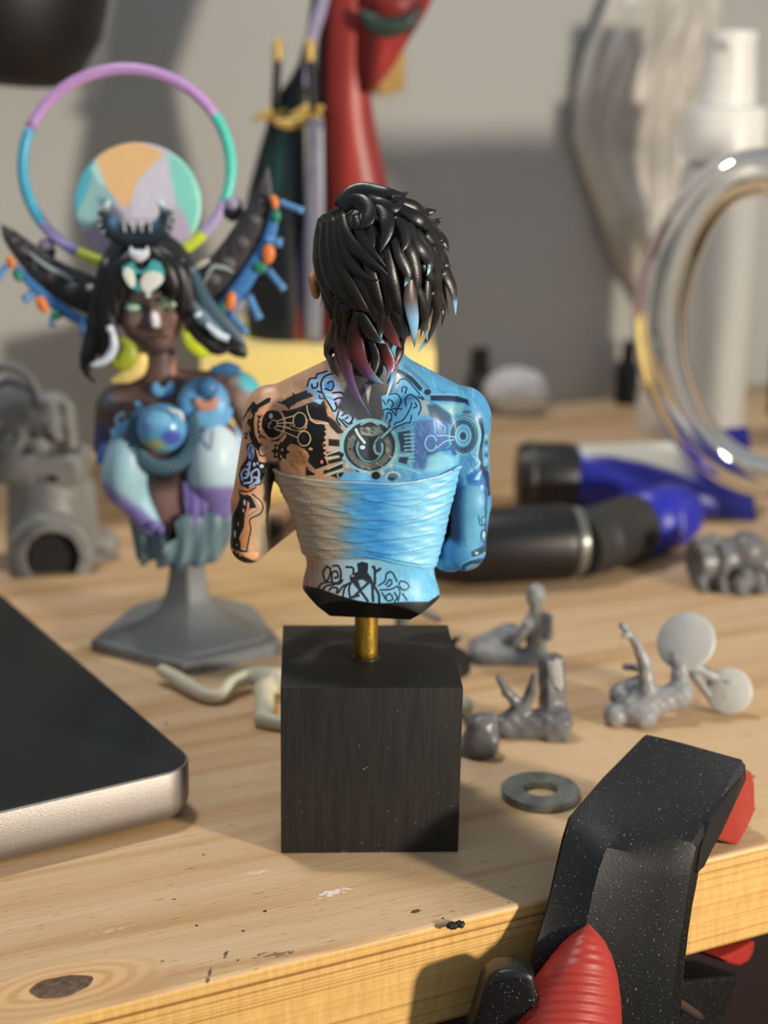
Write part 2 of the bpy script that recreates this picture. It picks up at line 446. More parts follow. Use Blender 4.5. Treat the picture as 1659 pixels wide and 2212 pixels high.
for (x, y, rx, ry, cc, th, amt, a) in [(720, 1928, 3.2, 1.0, (236, 228, 226), 0.60, 0.8, 0), (560, 1884, 4.2, 0.9, (235, 222, 200), 0.55, 0.5, 0),
        (590, 2062, 3.6, 0.8, (84, 76, 66), 0.60, 0.85, 0.25), (452, 2105, 2.6, 0.35, (70, 66, 60), 0.62, 0.9, -1.1), (487, 2062, 1.2, 0.35, (70, 66, 60), 0.62, 0.9, -1.1),
        (975, 1968, 0.8, 0.5, (190, 120, 70), 0.6, 0.8, 0), (985, 1955, 1.2, 1.0, (205, 200, 196), 0.5, 0.5, 0), (1520, 1800, 9.0, 1.2, (118, 84, 52), 0.62, 0.8, 0.1),
        (899, 1968, 0.7, 0.4, (58, 44, 36), 0.75, 0.9, 0), (580, 1608, 3.5, 1.2, (226, 206, 186), 0.55, 0.5, 0.4), (240, 2010, 4.0, 1.0, (226, 206, 180), 0.52, 0.4, 0.1)]:
    sx, sy = inv_tl(at_z(x, y)); SPOTS.append((sx, sy, rx, ry, cc, th, amt, a))
bench = thing('workbench', 'pine wood workbench with a dark knot near its front edge', 'table', (0, 0, 0))
bench.location = Vector([float(c) * MM for c in EDGE_A]); bench.rotation_euler = (0, 0, math.radians(E_ANG))
ORG[bench.name] = np.zeros(3)
v_, f_ = box((150, (WALL_D - 1) / 2, -9), (650, (WALL_D - 1) / 2, 9))
top = build('tabletop', v_, f_, pine('pine_top', 'top'), bench)
top.data.materials.append(pine('pine_edge', 'edge'))
bevel(top, 0.9, 3)
for p in top.data.polygons: p.material_index = 1 if abs(p.normal.y) > 0.93 and p.normal.z < 0.3 or p.normal.z < -0.5 else 0
# the knot: a slightly sunken, dark end-grain oval with a cracked rim
rng = np.random.default_rng(3)
kn = []
for i in range(6):
    for j in range(28):
        t = 2 * math.pi * j / 28; r = (1 - i / 5.5) * (1 + 0.05 * math.sin(3 * t + 1) + 0.03 * math.sin(7 * t))
        kn.append([KNOT[0] + 4.6 * r * math.cos(t), KNOT[1] + 2.7 * r * math.sin(t), 0.02 + 0.10 * min(1, i / 1.5) + 0.03 * rng.normal() * (i > 0)])
def knot_mat():
    m, nt, b = new_mat('pine_knot'); v = objcoord(nt, (1, 1, 1))
    c = ramp(nt, noise(nt, v, 900, 4, 0.6, 1.5), [(0.3, L4((62, 46, 34))), (0.55, L4((98, 74, 52))), (0.75, L4((136, 108, 80)))])
    nt.links.new(c, b.inputs['Base Color']); b.inputs['Roughness'].default_value = 0.5; bump(nt, b, noise(nt, v, 1500, 4), 0.5); return m
build('knot', np.array(kn), ringfaces(6, 28, True, False, True), knot_mat(), bench, label='dark brown oval wood knot')
# dried black paint crumb stuck on the front edge
bx, by = inv_tl(at_z(990, 2007))
def f_crumb(P):
    d = s_ell(P, (bx - 0.6, by + 0.9, 0.25), (0.85, 0.75, 0.5)); d = smin(d, s_ell(P, (bx + 0.7, by + 0.8, 0.25), (0.8, 0.8, 0.45)), 0.15)
    return d + 0.12 * np.sin(P[:, 0] * 6) * np.sin(P[:, 1] * 7 + 1) + 0.05 * np.sin(P[:, 0] * 17 + P[:, 2] * 9)
v_, f_ = nets(f_crumb, (bx - 2, by - 1, -0.5), (bx + 2, by + 2.5, 1.2), 0.12)
build('paint_crumb', v_, f_, M('black_crumb', (22, 23, 26), 0.55, bs=0.4), bench, label='black dried paint crumb')
for lx in (-440, 740):
    for ly in (40, WALL_D - 40):
        v_, f_ = box((lx, ly, -369), (22, 22, 351)); build('leg', v_, f_, M('pine_leg', (190, 146, 92), 0.5, vs=30), bench, smooth=False)

# dark cabinet added to keep the space under the bench dark
cab = thing('added_dark_cabinet', 'added dark red brown cabinet darkening the space under the pine workbench', 'cabinet', tl(230, 170, -720))
cbm = M('cabinet_brown', (24, 14, 12), .55, var=.2, vs=60)
v_, f_ = box(tl(230, 172, -378), (330, 128, 342), Rtab); build('carcass', v_, f_, cbm, cab, smooth=False)
for k in range(3):
    v_, f_ = box(tl(230, 41, -132 - 205 * k), (322, 3, 95), Rtab); dr = build('drawer', v_, f_, M('drawer_brown', (30, 16, 13), .5, var=.2, vs=60), cab, smooth=False); ORG[dr.name] = ORG[cab.name]
    v_, f_ = lathe([(4, 0), (5, 6), (11, 14), (9, 20), (2, 22)], tl(230, 38, -132 - 205 * k), 20, -E_Y); build('knob', v_, f_, M('knob_black', (16, 15, 15), .4), dr)

# ================================================================== BACKGROUND: along the wall
WN = -E_Y
WP = tl(0, WALL_D)
def at_w(x, y, off=0.0): return at_plane(x, y, WP + WN * off, WN)
# dark lamp head hanging in at the top, before the wall
lc = at_y(20, -60, 470)
lampo = thing('desk_lamp', 'black lamp head hanging into the top corner before the grey wall', 'lamp', lc)
v_, f_ = lathe([(6, 40), (12, 37), (22, 29), (29, 16), (31.5, 2), (30, -12), (25, -22), (20, -26), (18.5, -25), (23, -20), (27, -10), (27, 2), (18, 20)], lc + np.array([-4, 0, -2.0]), 40, (0.12, -0.05, 0.98))
build('lamp_shade', v_, f_, M('lamp_black', (14, 15, 18), 0.5), lampo)
v_, f_ = ellipsoid(lc + np.array([-4, 0, -2]), (9, 9, 11)); build('bulb', v_, f_, M('bulb_glass', (150, 148, 140), 0.3), lampo)
wq = lc + np.array([14, 4, 290]); wb_ = wq + E_Y * ((WP - wq) @ E_Y)
v_, f_ = tube([lc + np.array([0, 0, 36]), lc + np.array([6, 2, 160]), wq], [4.5], 10, 10); build('lamp_arm', v_, f_, M('lamp_black', (14, 15, 18), 0.5), lampo)
v_, f_ = tube([wq, wb_], [4.5, 4.5], 10, 4); build('wall_bracket', v_, f_, M('lamp_black', (14, 15, 18), 0.5), lampo)

# ochre wooden block fixed to the wall behind the red cloak
tg = [at_w(800, 118, 0), at_w(862, 108, 0), at_w(860, 196, 0), at_w(806, 205, 0)]
v_, f_ = prism(tg, WN * 5.0)
o = build('wall_block', v_, f_, M('ochre', (176, 138, 72), 0.6), origin=np.mean(tg, 0), smooth=False); bevel(o, 0.8)
solo(o, 'small ochre block fixed to the wall behind the red cloak', 'block')

# crumpled plastic bag hanging on the wall
st = [(-60, 1330, 1560), (30, 1290, 1545), (110, 1262, 1530), (200, 1244, 1515), (300, 1240, 1500), (380, 1262, 1490), (450, 1285, 1478), (520, 1300, 1470), (590, 1335, 1460), (650, 1372, 1448), (690, 1398, 1436)]
V = []; nB = 60
for i, (y, xl, xr) in enumerate(st):
    a, b = at_w(xl, y, 3), at_w(xr, y, 3); c = (a + b) / 2; hw = (b - a) / 2
    for j in range(nB):
        t = 2 * math.pi * j / nB
        fold = 1.0 + 0.30 * math.sin(9 * t + 0.5 * i) + 0.22 * math.sin(17 * t - 0.8 * i) + 0.12 * math.sin(5 * t + 1.7 * i)
        dep = (9 + 3 * math.sin(i * 1.1)) * math.sin(t)
        V.append(c + hw * math.cos(t) * (1 + 0.05 * math.sin(7 * t + i)) + WN * (max(dep * fold, -1.0) + 1))
o = build('plastic_bag', np.array(V), ringfaces(len(st), nB), M('bag_plastic', (186, 181, 173), 0.35, var=0.25, vs=40, spec=0.6), origin=at_w(1400, -60, 1))
solo(o, 'crumpled pale plastic bag hanging on the grey wall', 'bag')

# mist spray bottle
def lathe_px(rows, xc, Y, n=40, z0=None):
    """rows (y_px, radius_px) -> vertical lathe standing at plane Y"""
    pr = []
    for y, r in rows:
        p = at_y(xc, y, Y); pr.append((r * np.linalg.norm(at_y(xc + 1, y, Y) - p), p[2]))
    c = at_y(xc, rows[0][0], Y); return pr, np.array([c[0], Y, 0])
YS = 552.0
def zpx(y, Y=YS): return float(at_y(1568, y, Y)[2])
sx = at_y(1567, 250, YS)[0]; px_mm = np.linalg.norm(at_y(1570, 500, YS) - at_y(1569, 500, YS))
bot = thing('spray_bottle', 'clear mist spray bottle with white pump cap behind the glass mug', 'bottle', (sx, YS, 0))
pr = [(78 * px_mm, 0), (86 * px_mm, 1.5), (88 * px_mm, 5), (88 * px_mm, zpx(420)), (84 * px_mm, zpx(360)), (60 * px_mm, zpx(345))]
v_, f_ = lathe(pr, (sx, YS, 0), 40)
m, nt, b = new_mat('cloudy_plastic'); _mats['cloudy'] = m
b.inputs['Base Color'].default_value = L4((206, 207, 205)); b.inputs['Roughness'].default_value = 0.12; b.inputs['Transmission Weight'].default_value = 0.35; b.inputs['IOR'].default_value = 1.4
build('bottle_body', v_, f_, m, bot, label='cloudy clear plastic bottle body')
wp = M('white_plastic', (232, 230, 226), 0.35, var=0.03)
v_, f_ = lathe([(60 * px_mm, zpx(348)), (88 * px_mm, zpx(345)), (88 * px_mm, zpx(240)), (84 * px_mm, zpx(230)), (50 * px_mm, zpx(229))], (sx, YS, 0), 40); sharp(build('collar', v_, f_, wp, bot, label='white screw collar'))
for k in range(40):
    t = 2 * math.pi * k / 40
v_, f_ = lathe([(50 * px_mm, zpx(232)), (62 * px_mm, zpx(226)), (58 * px_mm, zpx(170)), (52 * px_mm, zpx(90)), (55 * px_mm, zpx(78)), (53 * px_mm, zpx(66)), (20 * px_mm, zpx(64))], (sx, YS, 0), 36); sharp(build('pump_head', v_, f_, wp, bot, label='white pump head'))
v_, f_ = lathe([(1.3, 0), (1.3, 3), (0.6, 3.2)], (sx - 2, YS - 52 * px_mm, zpx(100)), 14, (0, -1, 0)); build('nozzle', v_, f_, wp, bot)

def standing(name, label, cat, rows, xc, ybase, mat, n=28, cap=None, dY=0):
    """round upright thing, its foot found on the table; rows: (y_px, r_px) bottom to top"""
    Y = at_z(xc, ybase)[1] + dY; c = at_y(xc, rows[0][0], Y); pm = np.linalg.norm(at_y(xc + 1, rows[0][0], Y) - c)
    z0 = at_y(xc, rows[0][0], Y)[2]
    rt = thing(name, label, cat, (c[0], Y, 0))
    pr = [(r * pm, max(0.0, float(at_y(xc, y, Y)[2]) - (z0 if True else 0))) for y, r in rows]
    v, f = lathe(pr, (c[0], Y, 0), n); sharp(build('body', v, f, mat, rt), 45)
    if cap:
        pr = [(r * pm, float(at_y(xc, y, Y)[2]) - z0) for y, r in cap[0]]
        v, f = lathe(pr, (c[0], Y, 0), n); sharp(build('cap', v, f, cap[1], rt), 45)
    return rt
blk = M('black_plastic', (17, 18, 20), 0.4)
standing('paint_bottle', 'black paint bottle by the wall peeking past the glass mug handle', 'bottle', [(872, 20), (870, 26), (790, 26), (775, 14)], 1352, 872, blk, cap=([(778, 15), (776, 16), (738, 14), (734, 8)], blk))
standing('paint_bottle', 'black paint bottle at the very edge beyond the spray bottle', 'bottle', [(900, 24), (898, 32), (720, 32), (700, 18)], 1690, 898, blk, cap=([(704, 17), (702, 18), (660, 16), (656, 8)], blk), dY=4)
standing('paint_bottle', 'small dark bottle by the wall above the white tissue ball', 'bottle', [(872, 26), (870, 34), (800, 34), (788, 22)], 1028, 874, M('dark_grey_plastic', (52, 52, 52), 0.5), cap=([(790, 24), (788, 26), (740, 24), (736, 12)], M('dark_cap', (36, 36, 37), 0.5)), dY=-8)
standing('jar', 'small white jar standing beside the spray bottle behind the mug handle', 'jar', [(930, 40), (928, 52), (850, 52), (842, 46)], 1424, 930, M('white_jar', (205, 200, 192), 0.4), cap=([(844, 48), (842, 50), (822, 50), (818, 44)], wp))
tc = at_z(1112, 893)
def f_tis(P):
    q = P - tc.astype(np.float32)
    d = s_ell(P, tc + np.array([0, 0, 8.2]), (11.5, 8, 8.6))
    return d + 0.7 * np.sin(q[:, 0] * .9 + q[:, 2] * 1.3) * np.sin(q[:, 1] * 1.1 - q[:, 2]) + 0.4 * np.sin(q[:, 0] * 2.1 - q[:, 1] * 1.7 + q[:, 2] * 2)
v_, f_ = nets(f_tis, tc + np.array([-15, -11, -1.3]), tc + np.array([15, 11, 19]), 0.7)
v_[:, 2] = np.maximum(v_[:, 2], 0)
solo(build('tissue_ball', v_, f_, M('tissue', (214, 214, 216), 0.8), origin=tc), 'crumpled white tissue ball lying before the wall', 'tissue')

# ------------------------------------------------------------------ glass mug (only its big handle reaches into the frame)
def glass(name, tint=(1, 1, 1, 1), rough=0.0):
    m, nt, b = new_mat(name)
    b.inputs['Base Color'].default_value = tint; b.inputs['Transmission Weight'].default_value = 1; b.inputs['Roughness'].default_value = rough; b.inputs['IOR'].default_value = 1.5
    return m
YM = 430.0
gl = glass('clear_glass', (0.97, 0.985, 0.98, 1))
def mg(x, y, dy=0): return at_y(x, y, YM + dy)
mug_c = mg(2010, 700); 
zb = 0.0
mug = thing('glass_mug', 'clear glass mug whose big round handle reaches in from the frame edge', 'mug', (mug_c[0], YM, 0))
hp = [mg(1800, 408, 0), mg(1720, 378), mg(1625, 372), mg(1545, 408), mg(1482, 490), mg(1440, 600), mg(1427, 700), mg(1444, 815), mg(1492, 920), mg(1562, 994), mg(1650, 1030), mg(1730, 1036), mg(1800, 1018)]
v_, f_ = tube(hp, [7.0, 6.4, 6.2, 6.2, 6.7, 7.2, 7.3, 7.0, 6.4, 5.9, 5.8, 6.2, 6.6], 32, 110, nrm=(0, 1, 0), flat=1.1)
build('handle', v_, f_, gl, mug, label='thick clear glass loop handle')
pw = np.linalg.norm(mg(1801, 700) - mg(1800, 700))
R_ = 220 * pw
v_, f_ = lathe([(R_ * .86, 0.2), (R_ * .97, 1.2), (R_, 5), (R_, 104), (R_ * .985, 106), (R_ - 4.5, 104), (R_ - 5, 12), (R_ * .7, 9)], (mug_c[0], YM, 0), 48)
build('mug_body', v_, f_, gl, mug)

# ------------------------------------------------------------------ blue squeeze tube with black cap
p0 = at_z(1178, 1104); p1 = at_z(1545, 1108)
tb = thing('squeeze_tube', 'blue squeeze tube with white label and black cap lying behind the tool', 'tube', (p0 + p1) / 2)
ax = p1 - p0; ax[2] = 0; L_ = np.linalg.norm(ax); ax /= L_; sd = np.array([-ax[1], ax[0], 0]); zz = np.array([0, 0, 1.0])
nT = 40; V = []; C = []
rows = [(8, 9.2, 9.2), (9.5, 10.0, 10.0), (18, 10.0, 10.2), (27, 9.8, 11.0), (35, 9.0, 12.2), (43, 7.2, 13.2), (49, 5.0, 14.0), (54, 2.4, 14.5), (58, 0.7, 14.8), (60, 0.6, 14.8)]
for k, (s, a, b) in enumerate(rows):
    tilt = 0.92 * min(1, max(0, (s - 14) / 40))       # the flattened end leans up on its edge
    u_ = sd * math.cos(tilt) + zz * math.sin(tilt); w_ = -sd * math.sin(tilt) + zz * math.cos(tilt)
    cen = p0 + ax * s + zz * (10.2 + 1.9 * min(1, max(0, (s - 14) / 40)))
    for j in range(nT):
        t = 2 * math.pi * j / nT; V.append(cen + u_ * b * math.cos(t) + w_ * a * math.sin(t)); 
        q = w_ * math.sin(t) + u_ * math.cos(t)
        C.append((206, 204, 190) if 9 < s < 40 and 0.95 < t < 2.05 else (30, 36, 140))
V = np.array(V)
# refine along the length so that the label keeps crisp edges
C = np.array(C, float)
build('tube_body', V, ringfaces(len(rows), nT), MV('tube_print', 0.35, bs=0), tb, colors=C, label='blue tube body with white label')
v_, f_ = lathe([(6, -9), (9.5, -8.4), (10.2, -6), (10.2, 6), (9.4, 8.5), (5, 9)], p0 + zz * 10.3, 32, ax); sharp(build('cap', v_, f_, M('tube_cap', (24, 25, 27), 0.42), tb, label='black ribbed screw cap'), 40)
for k in range(24):
    pass
v_, f_ = lathe([(10.15, -5.6), (10.45, -5.2), (10.45, -4.2), (10.15, -3.9)], p0 + zz * 10.5, 32, ax, cap0=False, cap1=False); build('cap_rim', v_, f_, M('cap_rim', (60, 60, 60), 0.4), tb)

# ------------------------------------------------------------------ black and blue hand tool
q0 = at_z(985, 1262); q1 = at_z(1255, 1246); q2 = at_z(1428, 1186)
tool = thing('hand_tool', 'black and blue cylindrical hand tool lying in front of the squeeze tube', 'tool', (q0 + q2) / 2)
a1 = q1 - q0; l1 = np.linalg.norm(a1); a1 /= l1; a2 = q2 - q1; l2 = np.linalg.norm(a2); a2 /= l2
r1 = 9.8
v_, f_ = lathe([(3, -9), (7.5, -8.5), (8.6, -4), (8.8, 0), (9.6, 2), (9.8, l1 * .8), (9.8, l1 - 5), (9.2, l1 - 3.5), (4, l1 - 3)], q0 + zz * r1, 36, a1); sharp(build('barrel', v_, f_, M('tool_black', (15, 16, 18), 0.42), tool), 40)
v_, f_ = lathe([(5, l1 - 3.6), (8.9, l1 - 3.5), (9.1, l1 - 2.2), (8.8, l1 - 1), (5, l1 - .9)], q0 + zz * r1, 36, a1); sharp(build('collar_ring', v_, f_, M('tool_ring', (120, 120, 118), 0.3, metal=0.6), tool, label='shiny grey ring'), 40)
v_, f_ = lathe([(5, -3.0), (8.4, -2.5), (8.6, 1), (8.6, 5), (8.9, 5.4), (8.9, 6.6), (8.6, 7), (8.8, l2 * .62), (6, l2 * .62 + .2)], q1 + zz * 9.0, 32, a2); sharp(build('grip', v_, f_, M('tool_grip', (38, 38, 38), 0.55), tool, label='dark grey grip section'), 40)
v_, f_ = lathe([(5, l2 * .62), (8.95, l2 * .62 + .3), (9.0, l2 * .95), (8.8, l2 * 1.12), (7.6, l2 * 1.24), (4, l2 * 1.3)], q1 + zz * 9.0, 40, a2); build('handle_end', v_, f_, M('tool_blue', (32, 38, 158), 0.38), tool, label='blue handle end')
mk = q1 + zz * 9.0 + a2 * (l2 * .9); sd2 = np.array([a2[1], -a2[0], 0])
V = []
for i in range(9):
    t = -0.55 + 1.0 * i / 8
    for d_ in (-0.55, 0.55): V.append(mk + a2 * d_ + (sd2 * math.cos(t) + zz * math.sin(t)) * 9.06)
build('print_strip', np.array(V), [(2 * i, 2 * i + 2, 2 * i + 3, 2 * i + 1) for i in range(8)], M('grey_print', (120, 122, 170), 0.5), tool, label='pale printed strip')
v_, f_ = s0 = ellipsoid(q1 + zz * 9.0 + a2 * (l2 * .52) + sd2 * 8.0, (2.2, 2.2, 3.2)); build('button', v_, f_, M('tool_btn', (16, 16, 17), 0.5), tool, label='black button')

# ================================================================== PAINTED BUST ON THE BLACK CUBE (seen from behind)
BX, BY, BYAW = -2.25, 264.55, math.radians(2.9)
YB = 264.0
def W(px, py, dy=0.0): return at_y(px, py, YB + dy)
bust = thing('painted_bust', 'tattooed painted bust seen from behind on a brass rod over a black cube', 'figurine', (BX, BY, 0))
Rb = rot((0, 0, 1), math.degrees(BYAW))
# plinth: black painted wooden cube
def cube_mat():
    m, nt, b = new_mat('black_stained_wood')
    v = objcoord(nt, (1600, 1600, 90)); v2 = objcoord(nt)
    c = ramp(nt, noise(nt, v, 1.0, 4, 0.6), [(0.3, L4((29, 28, 26))), (0.62, L4((40, 38, 35))), (0.85, L4((50, 47, 42)))])
    sp = ramp(nt, noise(nt, v2, 1500, 1, 0.5), [(0.765, (0, 0, 0, 1)), (0.79, (1, 1, 1, 1))])
    c = mixc(nt, sp, c, L4((120, 112, 100)))
    nt.links.new(c, b.inputs['Base Color']); b.inputs['Roughness'].default_value = 0.62; b.inputs['Specular IOR Level'].default_value = 0.3
    bump(nt, b, noise(nt, v, 1.0, 4, 0.6), 0.25); return m
v_, f_ = box((BX, BY, 15), (15, 15, 15), Rb)
bevel(build('plinth_cube', v_, f_, cube_mat(), bust, label='black stained wooden cube'), 0.22, 2)
# brass rod
rb_ = W(792, 1412, 0); rc = at_z(790, 1420, 30.0)
brass = None
def brass_mat():
    m, nt, b = new_mat('brass'); v = objcoord(nt, (900, 900, 200))
    c = ramp(nt, noise(nt, v, 1.0, 4), [(0.3, L4((120, 92, 28))), (0.6, L4((176, 142, 52))), (0.8, L4((200, 168, 84)))])
    nt.links.new(c, b.inputs['Base Color']); b.inputs['Metallic'].default_value = 0.85; b.inputs['Roughness'].default_value = 0.42
    bump(nt, b, noise(nt, objcoord(nt), 2600, 3), 0.35); return m
BR = brass_mat()
v_, f_ = tube([rc + np.array([0, 0, -0.5]), rc + np.array([0.1, 0.2, 12.5])], [2.0], 28, 8); build('brass_rod', v_, f_, BR, bust, label='brass coloured rod')
v_, f_ = lathe([(2.02, 29.9), (2.45, 29.98), (2.3, 30.25), (2.02, 30.4)], (rc[0], rc[1], 0), 24, cap0=False, cap1=False); build('glue_ring', v_, f_, M('glue', (40, 38, 30), 0.4), bust)

# ---- tattoo canvas: flat paint, drawn over the back view and carried by the surface
class Canvas:
    def __init__(s, x0, y0, x1, y1, ss=2.0):
        s.x0, s.y0, s.ss = x0, y0, ss; s.w, s.h = int((x1 - x0) * ss), int((y1 - y0) * ss)
        s.I = np.zeros((s.h, s.w, 3), np.float32); s.fr = (0, 0, 1.0)
    def frame(s, ox, oy, k): s.fr = (ox, oy, k)
    def T(s, P):
        P = np.asarray(P, float).reshape(-1, 2); ox, oy, k = s.fr
        return np.stack([(ox + P[:, 0] / k - s.x0) * s.ss, (oy + P[:, 1] / k - s.y0) * s.ss], 1)
    def _win(s, lo, hi, pad):
        a = np.floor(lo - pad).astype(int); b = np.ceil(hi + pad).astype(int) + 1
        x0, y0 = max(0, a[0]), max(0, a[1]); x1, y1 = min(s.w, b[0]), min(s.h, b[1])
        if x1 <= x0 or y1 <= y0: return None
        X, Y = np.meshgrid(np.arange(x0, x1) + .5, np.arange(y0, y1) + .5); return (slice(y0, y1), slice(x0, x1)), X, Y
    def _put(s, sl, a, c): s.I[sl] += a[..., None] * (np.asarray(c, np.float32) - s.I[sl])
    def poly(s, P, c, soft=0.0, alpha=1.0):
        Q = s.T(P); wv = s._win(Q.min(0), Q.max(0), 2 + 3 * soft)
        if wv is None: return
        sl, X, Y = wv; ins = np.zeros(X.shape, bool); dm = np.full(X.shape, 1e9)
        for i in range(len(Q)):
            (ax, ay), (bx, by) = Q[i], Q[(i + 1) % len(Q)]
            cond = (ay > Y) != (by > Y)
            with np.errstate(divide='ignore', invalid='ignore'): ins ^= cond & (X < (bx - ax) * (Y - ay) / (by - ay) + ax)
            dx, dy = bx - ax, by - ay; t = np.clip(((X - ax) * dx + (Y - ay) * dy) / (dx * dx + dy * dy + 1e-9), 0, 1)
            dm = np.minimum(dm, (X - ax - t * dx) ** 2 + (Y - ay - t * dy) ** 2)
        d = np.where(ins, -np.sqrt(dm), np.sqrt(dm)); s._put(sl, alpha * np.clip(0.5 - d / (1 + 2 * soft), 0, 1), c)
    def line(s, P, wd, c, closed=False, curve=True, alpha=1.0, soft=0.0):
        """wd in frame units"""
        P = np.asarray(P, float).reshape(-1, 2)
        if closed: P = np.vstack([P, P[:1]])
        if curve and len(P) > 2: P = catmull(P, 6 * (len(P) - 1) + 1)
        Q = s.T(P); r = wd / s.fr[2] * s.ss / 2; wv = s._win(Q.min(0), Q.max(0), r + 2 + soft)
        if wv is None: return
        sl, X, Y = wv; dm = np.full(X.shape, 1e9)
        for i in range(len(Q) - 1):
            (ax, ay), (bx, by) = Q[i], Q[i + 1]; dx, dy = bx - ax, by - ay
            t = np.clip(((X - ax) * dx + (Y - ay) * dy) / (dx * dx + dy * dy + 1e-9), 0, 1)
            dm = np.minimum(dm, (X - ax - t * dx) ** 2 + (Y - ay - t * dy) ** 2)
        s._put(sl, alpha * np.clip((r + 0.5 + soft - np.sqrt(dm)) / (1 + 2 * soft), 0, 1), c)
    def disc(s, c, r, colr, ry=None, alpha=1.0, soft=0.0):
        t = np.linspace(0, 2 * np.pi, 28, endpoint=False); s.poly(np.stack([c[0] + r * np.cos(t), c[1] + (ry or r) * np.sin(t)], 1), colr, soft, alpha)
    def ring(s, c, r, wd, colr, ry=None, a0=0, a1=360, alpha=1.0):
        t = np.radians(np.linspace(a0, a1, 30)); s.line(np.stack([c[0] + r * np.cos(t), c[1] + (ry or r) * np.sin(t)], 1), wd, colr, curve=False, alpha=alpha)
    def dabs(s, box_, n, cols, ln, wd, ang, seed, alpha=0.35):
        r = np.random.default_rng(seed)
        for _ in range(n):
            x = r.uniform(box_[0], box_[2]); y = r.uniform(box_[1], box_[3]); l = ln * r.uniform(.5, 1.4); a = math.radians(ang + r.normal() * 14)
            s.line([(x, y), (x + l * math.cos(a), y + l * math.sin(a))], wd * r.uniform(.5, 1.3), cols[r.integers(len(cols))], curve=False, alpha=alpha * r.uniform(.5, 1.2), soft=1)
    def sample(s, px, py):
        x = np.clip((px - s.x0) * s.ss - .5, 0, s.w - 1.01); y = np.clip((py - s.y0) * s.ss - .5, 0, s.h - 1.01)
        i, j = x.astype(int), y.astype(int); u, v = (x - i)[:, None], (y - j)[:, None]
        return (s.I[j, i] * (1 - u) + s.I[j, i + 1] * u) * (1 - v) + (s.I[j + 1, i] * (1 - u) + s.I[j + 1, i + 1] * u) * v
K = (27, 29, 33); SKIN = (214, 164, 124); PALE = (236, 214, 178); CY = (150, 205, 228); ICE = (188, 226, 240); LB = (150, 186, 226); MB = (86, 150, 206); DB = (38, 72, 108)
cv = Canvas(480, 740, 1090, 1345)
X_ = np.arange(cv.w) / cv.ss + cv.x0; Y_ = np.arange(cv.h) / cv.ss + cv.y0
xs = [480, 700, 745, 800, 850, 930, 1000, 1090]
cl = np.array([(212, 168, 136), (210, 168, 138), (174, 164, 154), (120, 150, 165), (110, 172, 206), (106, 176, 222), (100, 176, 222), (86, 156, 204)], float)
cv.I[:] = np.stack([np.interp(X_, xs, cl[:, k]) for k in range(3)], 1)[None]
cv.frame(0, 0, 1)
cv.dabs((500, 800, 720, 1230), 240, [(228, 186, 150), (200, 154, 124), (234, 198, 164), (184, 148, 124)], 16, 6, 70, 1, 0.5)
cv.dabs((830, 760, 1080, 1300), 320, [(140, 206, 240), (80, 156, 212), (160, 220, 246), (64, 130, 190)], 16, 5, 75, 2, 0.45)
# ---------- arm nearest the frame's left: inner side runs from grey to black
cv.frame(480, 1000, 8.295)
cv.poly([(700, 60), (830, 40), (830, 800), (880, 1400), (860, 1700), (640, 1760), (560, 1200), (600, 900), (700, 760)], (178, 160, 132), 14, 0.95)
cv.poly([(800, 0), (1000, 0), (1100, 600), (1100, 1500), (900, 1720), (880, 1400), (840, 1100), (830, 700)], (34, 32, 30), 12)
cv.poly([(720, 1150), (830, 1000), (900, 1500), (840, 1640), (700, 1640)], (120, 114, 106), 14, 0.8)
cv.poly([(100, 300), (290, 350), (300, 600), (230, 900), (110, 1000)], (198, 140, 98), 10, 0.8)
cv.poly([(290, 440), (310, 640), (260, 800), (180, 960), (140, 1150), (140, 1380), (200, 1500), (330, 1560), (330, 1440), (300, 1340), (390, 1150), (400, 980), (500, 820), (620, 800), (520, 600), (440, 560), (330, 560)], K)
cv.poly([(320, 470), (600, 440), (560, 520), (420, 580), (340, 560)], (222, 150, 110))
cv.line([(330, 500), (470, 510), (600, 440)], 26, K)
cv.poly([(450, 670), (490, 720), (480, 880), (410, 960), (400, 920), (440, 820)], (206, 150, 128))
cv.line([(540, 560), (680, 680), (730, 790), (680, 910), (520, 990), (490, 1060), (510, 1180), (470, 1400), (440, 1560)], 28, (60, 58, 52))
cv.line([(560, 640), (640, 760), (640, 830), (540, 900), (440, 980)], 40, (170, 150, 126))
cv.poly([(410, 1010), (470, 1010), (480, 1180), (440, 1500), (340, 1530), (330, 1450), (310, 1330), (390, 1200)], (214, 152, 110))
cv.line([(150, 1380), (180, 1500), (330, 1570), (440, 1590)], 34, K)
for c_, a_, b_ in (((400, 710), 20, 52), ((380, 850), 15, 36), ((285, 1090), 12, 40), ((228, 1270), 20, 70), ((265, 1470), 12, 26)): cv.disc(c_, a_, (196, 192, 184), b_)
cv.poly([(360, 1600), (660, 1600), (640, 1700), (540, 1740), (420, 1680)], (236, 190, 148), 3)
cv.poly([(160, 1500), (260, 1590), (380, 1680), (520, 1740), (620, 1780), (420, 1840), (280, 1820), (190, 1720)], (34, 34, 32), 3)
for c_ in ((260, 1600), (320, 1650), (190, 1560)): cv.disc(c_, 26, (222, 160, 122), 30)
